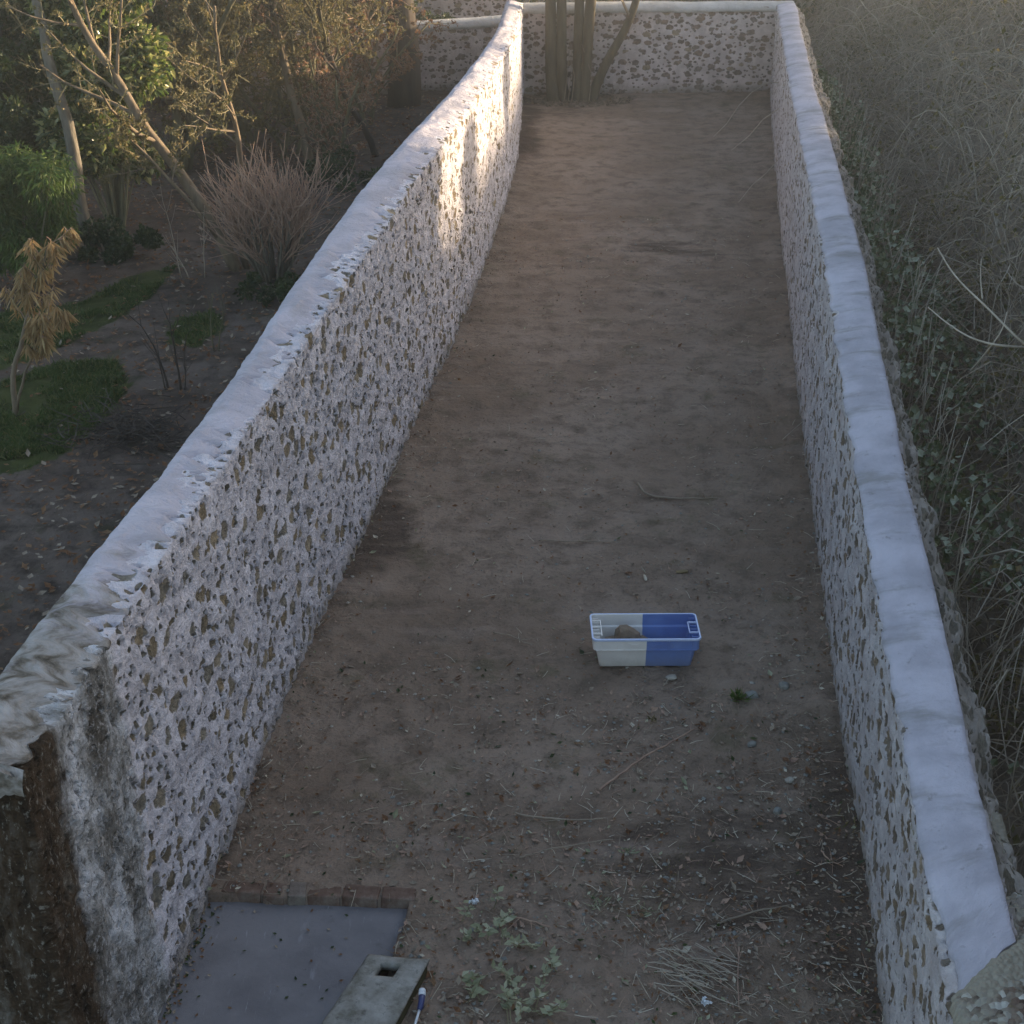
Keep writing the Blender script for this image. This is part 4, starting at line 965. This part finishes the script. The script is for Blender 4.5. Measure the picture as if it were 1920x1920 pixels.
o = rock('rubble_piece', M['stone_brown'], (.06, .05, .07), (cl.x - .01, cl.y + .03, .10), 'small rubble lump touching the middle of the crate floor, right of the large lump', 'rubble', .3, 5)
# single stones and sticks on the earth
def onG(x, y, dz=0): g = G(x, y); return (g.x, g.y, yz(g.x, g.y) + .01 + dz)
rock('flat_stone', M['stone_pale'], (.052, .034, .018), onG(1259, 1270), 'pale flat stone chip just in front of the crate', 'stone', .3, 4)
rock('round_stone', M['stone_grey'], (.055, .045, .035), onG(1410, 1307), 'grey oblong stone beside the small grass tuft right of the crate', 'stone', .2, 1)
rock('round_stone', M['stone_grey'], (.045, .042, .04), onG(1470, 1291), 'round grey stone nearest the right wall, level with the crate front', 'stone', 0, 2)
rock('round_stone', M['stone_grey'], (.042, .026, .022), onG(1410, 1396), 'small flat grey stone alone on the earth below the grass tuft', 'stone', .1, 6)
rock('round_stone', M['stone_grey'], (.035, .03, .03), onG(1457, 1527), 'greenish stone among the leaf litter left of the right wall', 'stone', 1, 7)
rock('round_stone', M['stone_pale'], (.038, .028, .02), onG(1480, 1462), 'pale pinkish stone in the gravel strip near the right wall', 'stone', .4, 8)
rock('flat_stone', M['stone_pale'], (.045, .026, .012), onG(1634, 1795), 'whitish chip against the foot of the right wall at the bottom', 'stone', .7, 9)
rock('flat_stone', M['leaf_olive'], (.06, .03, .012), onG(1278, 1075), 'green oval leaf pad lying behind the crate', 'leaf', .2, 10)
o = rock('wood_chip', M['bone'], (.014, .06, .010), onG(1210, 1087, .01), 'white splinter of wood standing out behind the crate', 'wood chip', .1, 11)
def stick(label, pts, r, mat=None):
    P2 = [Vector(onG(x, y, dz)) for x, y, dz in pts]; p0 = P2[0].copy(); P2 = [p - p0 for p in P2]; m = MB()
    for s_ in range(2):
        Q = [P2[0]]
        for a, c in zip(P2, P2[1:]): Q += [a.lerp(c, .25), a.lerp(c, .75)]
        P2 = Q + [P2[-1]]
    P2 = [p + rv() * .004 for p in P2]; n = len(P2); m.tube(P2, [r * (1 - .55 * j / n) for j in range(n)], 5)
    for k in range(3):
        q = P2[random.randint(2, n - 2)]; d = rv(); d.z = abs(d.z) * .3; m.tube([q, q + d * .06, q + d * .12], [r * .5, r * .4, r * .25], 3)
    o = m.build('fallen_stick', mat or M['twig_tan'], smooth=True); o.location = p0; tag(o, label, 'stick'); return o
stick('long pale forked stick slanting up to the right below the crate', [(1125, 1490, .01), (1165, 1463, .03), (1215, 1430, .05), (1262, 1402, .04), (1303, 1370, .02)], .010)
stick('long dark stick lying level across the litter, left of the slanting stick', [(965, 1530, .01), (1010, 1542, .02), (1075, 1545, .01), (1130, 1543, .01)], .008, M['twig_brown'])
stick('thin brown stick pointing right, low in the yard near the right wall', [(1345, 1730, .01), (1400, 1712, .02), (1480, 1697, .01)], .008, M['twig_brown'])
stick('long thin twig slanting up between the plant and the right wall', [(975, 1612, .01), (1040, 1595, .02), (1150, 1580, .01)], .006, M['twig_brown'])
stick('short curled stick beside the foot of the right wall', [(1540, 1600, .01), (1550, 1620, .02), (1580, 1632, .01)], .006)
stick('two pale parallel twigs right of the grey green plant', [(950, 1722, .02), (990, 1732, .03), (1030, 1742, .01)], .007)
stick('long straight stick behind the crate to the right', [(1010, 1015, .01), (1100, 1018, .01), (1165, 1020, .01)], .007, M['twig_brown'])
stick('dark stick with pale tip lying on the bare earth far behind the crate', [(1195, 915, .03), (1215, 937, .02), (1290, 940, .01), (1345, 938, .01)], .012, M['twig_brown'])
stick('short dark twig left of the crate', [(925, 1190, .01), (960, 1198, .02), (985, 1212, .01)], .006, M['twig_brown'])
stick('upright dry stalk near the bottom edge of the yard', [(1385, 1780, .02), (1383, 1830, .03), (1385, 1900, .02)], .006)
# litter: leaf bits, straw and pebbles
def densf(x, y):
    d = .10 + .9 * sm(10.4, 7.6, y) if False else .10 + .9 * (1 - sm(7.8, 10.2, y))
    xl = x - lw(max(4.7, min(y, 31)))
    d *= .35 + .65 * sm(.5, 2.2, xl) if y < 9.5 else 1
    d += .35 * (1 - sm(.05, .45, xl)) + .5 * (1 - sm(.1, .7, rw(y) - x)) * (1 - sm(9, 13, y)) + .05
    return min(1, d) * (.35 + 1.3 * max(0, .5 + fbm(x, y, 1, 1.4, 4)))
mats = [M['leaf_rust'], M['twig_tan'], M['leaf_sage'], M['bone'], M['twig_brown'], M['leaf_dark']]
mb = MB(); ms = MB(); c = 0
def ico(mbx, p, r, mi):
    s3 = [(1, 0, 0), (-1, 0, 0), (0, 1, 0), (0, -1, 0), (0, 0, 1), (0, 0, -1)]; a = random.uniform(0, 3); ca, sa = math.cos(a), math.sin(a); q = [random.uniform(.6, 1.4) for _ in range(6)]
    mbx.add([(p[0] + (v[0] * ca - v[1] * sa) * r * q[i], p[1] + (v[0] * sa + v[1] * ca) * r * q[i], p[2] + v[2] * r * .6) for i, v in enumerate(s3)], [(0, 2, 4), (2, 1, 4), (1, 3, 4), (3, 0, 4), (2, 0, 5), (1, 2, 5), (3, 1, 5), (0, 3, 5)], mi)
while c < 17000:
    y = 5.2 + 17 * random.random() ** 1.8; xa, xb = lw(y) + .02, rw(y) - .02; x = random.uniform(xa, xb)
    if in_slab(x, y) or random.random() > densf(x, y): c += .05; continue
    z = yz(x, y) + .05 * max(0, 1 - min(x - xa, xb - x) / .35) * .8; c += 1; q = random.random()
    if q < .42:
        d = rv(); d.z = abs(d.z) * .35; s = random.uniform(.5, 1.3) * (1 if random.random() < .9 else 1.7); mi = random.choices([0, 1, 2, 3, 4, 5], [7, 5, .8, .6, 7, 1])[0]
        mb.leaf(Vector((x, y, z + .012)), d, Vector((0, 0, 1)) + rv() * .5, .037 * s, .020 * s, mi)
    elif q < .62:
        d = rv(); d.z = abs(d.z) * .25; L = random.uniform(.04, .16); p = Vector((x, y, z + .01)); mb.tube([p, p + d * L * .5 + rv() * .008, p + d * L], [.0022, .002, .0012], 3, random.choice([1, 4, 4, 3]), cap=False)
    else: ico(ms, (x, y, z + .004), random.choice([.005, .007, .009, .012, .016]) * random.uniform(.7, 1.2), random.choices([0, 1, 2], [2, 5, 8])[0])
for i in range(260):
    y = random.uniform(5.6, 7.2); x = lw(y) + .03 + abs(random.gauss(0, .05)) if random.random() < .75 else random.uniform(lw(y), -.8)
    d = rv(); d.z = abs(d.z) * .3; mb.leaf(Vector((x, y, zs + .008)), d, Vector((0, 0, 1)) + rv() * .4, .03, .017, random.choice([0, 4, 5]))
tag(mb.build('leaf_litter', mats), 'small dead leaves, bark bits and straw scattered over the earth', 'leaf litter', kind='stuff')
tag(ms.build('pebbles', [M['stone_pale'], M['stone_grey'], M['stone_brown']]), 'small pebbles and crumbs of stone scattered over the earth', 'pebbles', kind='stuff')
# tangle of dry straw near the bottom
m = MB()
for i in range(70):
    g = G(1285 + random.gauss(0, 38), 1822 + random.gauss(0, 24)); p = Vector((g.x, g.y, .02 + random.random() * .04)); d = (Vector((.55, -.6, .1)) + rv() * .35); L = random.uniform(.1, .28); m.tube([p, p + d * L * .5 + rv() * .01, p + d * L], [.003, .003, .0015], 3)
tag(m.build('straw_tuft', M['twig_pale']), 'grey tangle of dry straw near the bottom edge of the yard', 'dry grass')
def tuft(label, x, y, n, L, mat, sp=.02, name='weed_tuft', cat='weed', kind=None):
    p0 = onG(x, y, -.01); m = MB()
    for i in range(n):
        d = Vector((random.gauss(0, .7), random.gauss(0, .7), .7)).normalized(); m.leaf(Vector((random.gauss(0, sp), random.gauss(0, sp), 0)), d, rv(), L * random.uniform(.6, 1.2), L * .22)
    o = m.build(name, mat); o.location = p0; return tag(o, label, cat, None, kind)
tuft('small green weed tuft beside the grey oblong stone', 1385, 1312, 40, .09, M['leaf_soft'])
tuft('low green weed left of the long slanting stick', 1225, 1352, 16, .05, M['leaf_olive'])
tuft('yellowish grass tuft against the foot of the right wall', 1597, 1560, 26, .10, M['leaf_olive'], .07)
tuft('small sage coloured weed in the middle of the litter', 1180, 1600, 22, .06, M['leaf_sage'])
tuft('small weed rosette low in the yard between straw and plant', 1120, 1690, 30, .05, M['leaf_sage'], .035)
tuft('blue grey weed leaves near the low centre of the yard', 1215, 1705, 20, .06, M['leaf_sage'], .035)
tuft('green moss cushion in the litter right of centre', 1255, 1620, 260, .022, M['leaf_olive'], .16, 'moss_patch', 'moss', 'stuff')
# grey-green plant
root = tag(empty('sage_plant', (G(940, 1760).x, G(940, 1760).y, 0)), 'grey green leafy plant sprawling right of the concrete chamber', 'plant'); lf, st = MB(), MB(); o0 = Vector(root.location)
for (px, py, n, sp) in ((925, 1718, 44, .16), (890, 1760, 36, .15), (955, 1775, 30, .13), (960, 1845, 46, .17), (1025, 1815, 16, .09), (905, 1870, 26, .15), (1020, 1905, 12, .08), (990, 1915, 20, .13), (940, 1935, 24, .14)):
    c0 = Vector(onG(px, py)) - o0
    for k in range(max(3, n // 10)):
        b0 = c0 + Vector((random.gauss(0, sp * .5), random.gauss(0, sp * .5), -.01)); tp = b0 + Vector((random.gauss(0, .07), random.gauss(0, .07), random.uniform(.06, .16))); st.tube([b0, (b0 + tp) / 2 + rv() * .01, tp], [.004, .0035, .002], 4)
        for j in range(10):
            q = b0.lerp(tp, random.uniform(.3, 1)); d = rv(); d.z = abs(d.z) * .6; s = random.uniform(.6, 1.25); lf.leaf(q + rv() * .015, d, Vector((0, 0, 1)) + rv() * .5, .052 * s, .032 * s, 0, .12)
lf.build('foliage', M['leaf_sage'], root); st.build('stems', M['twig_olive'], root)
def paper(label, x, y):
    p0 = onG(x, y, .012); m = MB(); 
    for i in range(14): m.leaf(Vector((random.gauss(0, .010), random.gauss(0, .010), random.random() * .02)), rv(), rv(), .026, .028, 0, .5)
    o = m.build('crumpled_scrap', M['whitepl']); o.location = p0; tag(o, label, 'litter scrap')
paper('crumpled pale scrap of plastic above the grey green plant', 888, 1694); paper('crumpled bluish scrap of plastic at the bottom edge of the yard', 1323, 1888)

# ------------------------------------------------------------------ light
W = bpy.data.worlds.new('World'); S.world = W; W.use_nodes = True; nt = W.node_tree; nt.nodes.clear()
sky = nt.nodes.new('ShaderNodeTexSky'); sky.sky_type = 'NISHITA'; sky.sun_disc = False
AZ, EL = R(66), R(10.5)
sky.sun_elevation = EL; sky.sun_rotation = AZ; sky.air_density = 1.0; sky.dust_density = 2.2; sky.ozone_density = 0.8
bg = nt.nodes.new('ShaderNodeBackground'); bg.inputs[1].default_value = .15; ow = nt.nodes.new('ShaderNodeOutputWorld')
nt.links.new(sky.outputs[0], bg.inputs[0]); nt.links.new(bg.outputs[0], ow.inputs[0])
sun = bpy.data.lights.new('sun', 'SUN'); sun.energy = 4.7; sun.angle = R(.8); sun.color = (1.0, .79, .52)
so = bpy.data.objects.new('sun', sun); COL.objects.link(so)
sd_ = Vector((math.sin(AZ) * math.cos(EL), math.cos(AZ) * math.cos(EL), math.sin(EL)))
so.rotation_euler = sd_.to_track_quat('Z', 'Y').to_euler(); so.location = (20, 20, 20)
# ------------------------------------------------------------------ haze
HAZE = 1
if HAZE:
    m = MB(); m.box((0, 0, 4.1), (640, 640, 11.4)); hz = m.build('haze', None)
    hm = bpy.data.materials.new('haze_air'); hm.use_nodes = True; t = hm.node_tree; t.nodes.clear()
    pv = t.nodes.new('ShaderNodeVolumePrincipled'); pv.inputs['Color'].default_value = (.9, .86, .82, 1); pv.inputs['Density'].default_value = .0046; pv.inputs['Anisotropy'].default_value = .75
    om = t.nodes.new('ShaderNodeOutputMaterial'); t.links.new(pv.outputs[0], om.inputs['Volume']); hz.data.materials.clear(); hz.data.materials.append(hm)
    tag(hz, 'thin sunlit evening haze over the whole place', 'haze', kind='stuff')
S.view_settings.view_transform = 'Standard'; S.view_settings.look = 'None'; S.view_settings.exposure = 1.6; S.view_settings.gamma = 1
S.cycles.max_bounces = 6; S.cycles.transparent_max_bounces = 6; S.cycles.diffuse_bounces = 2; S.cycles.volume_bounces = 0
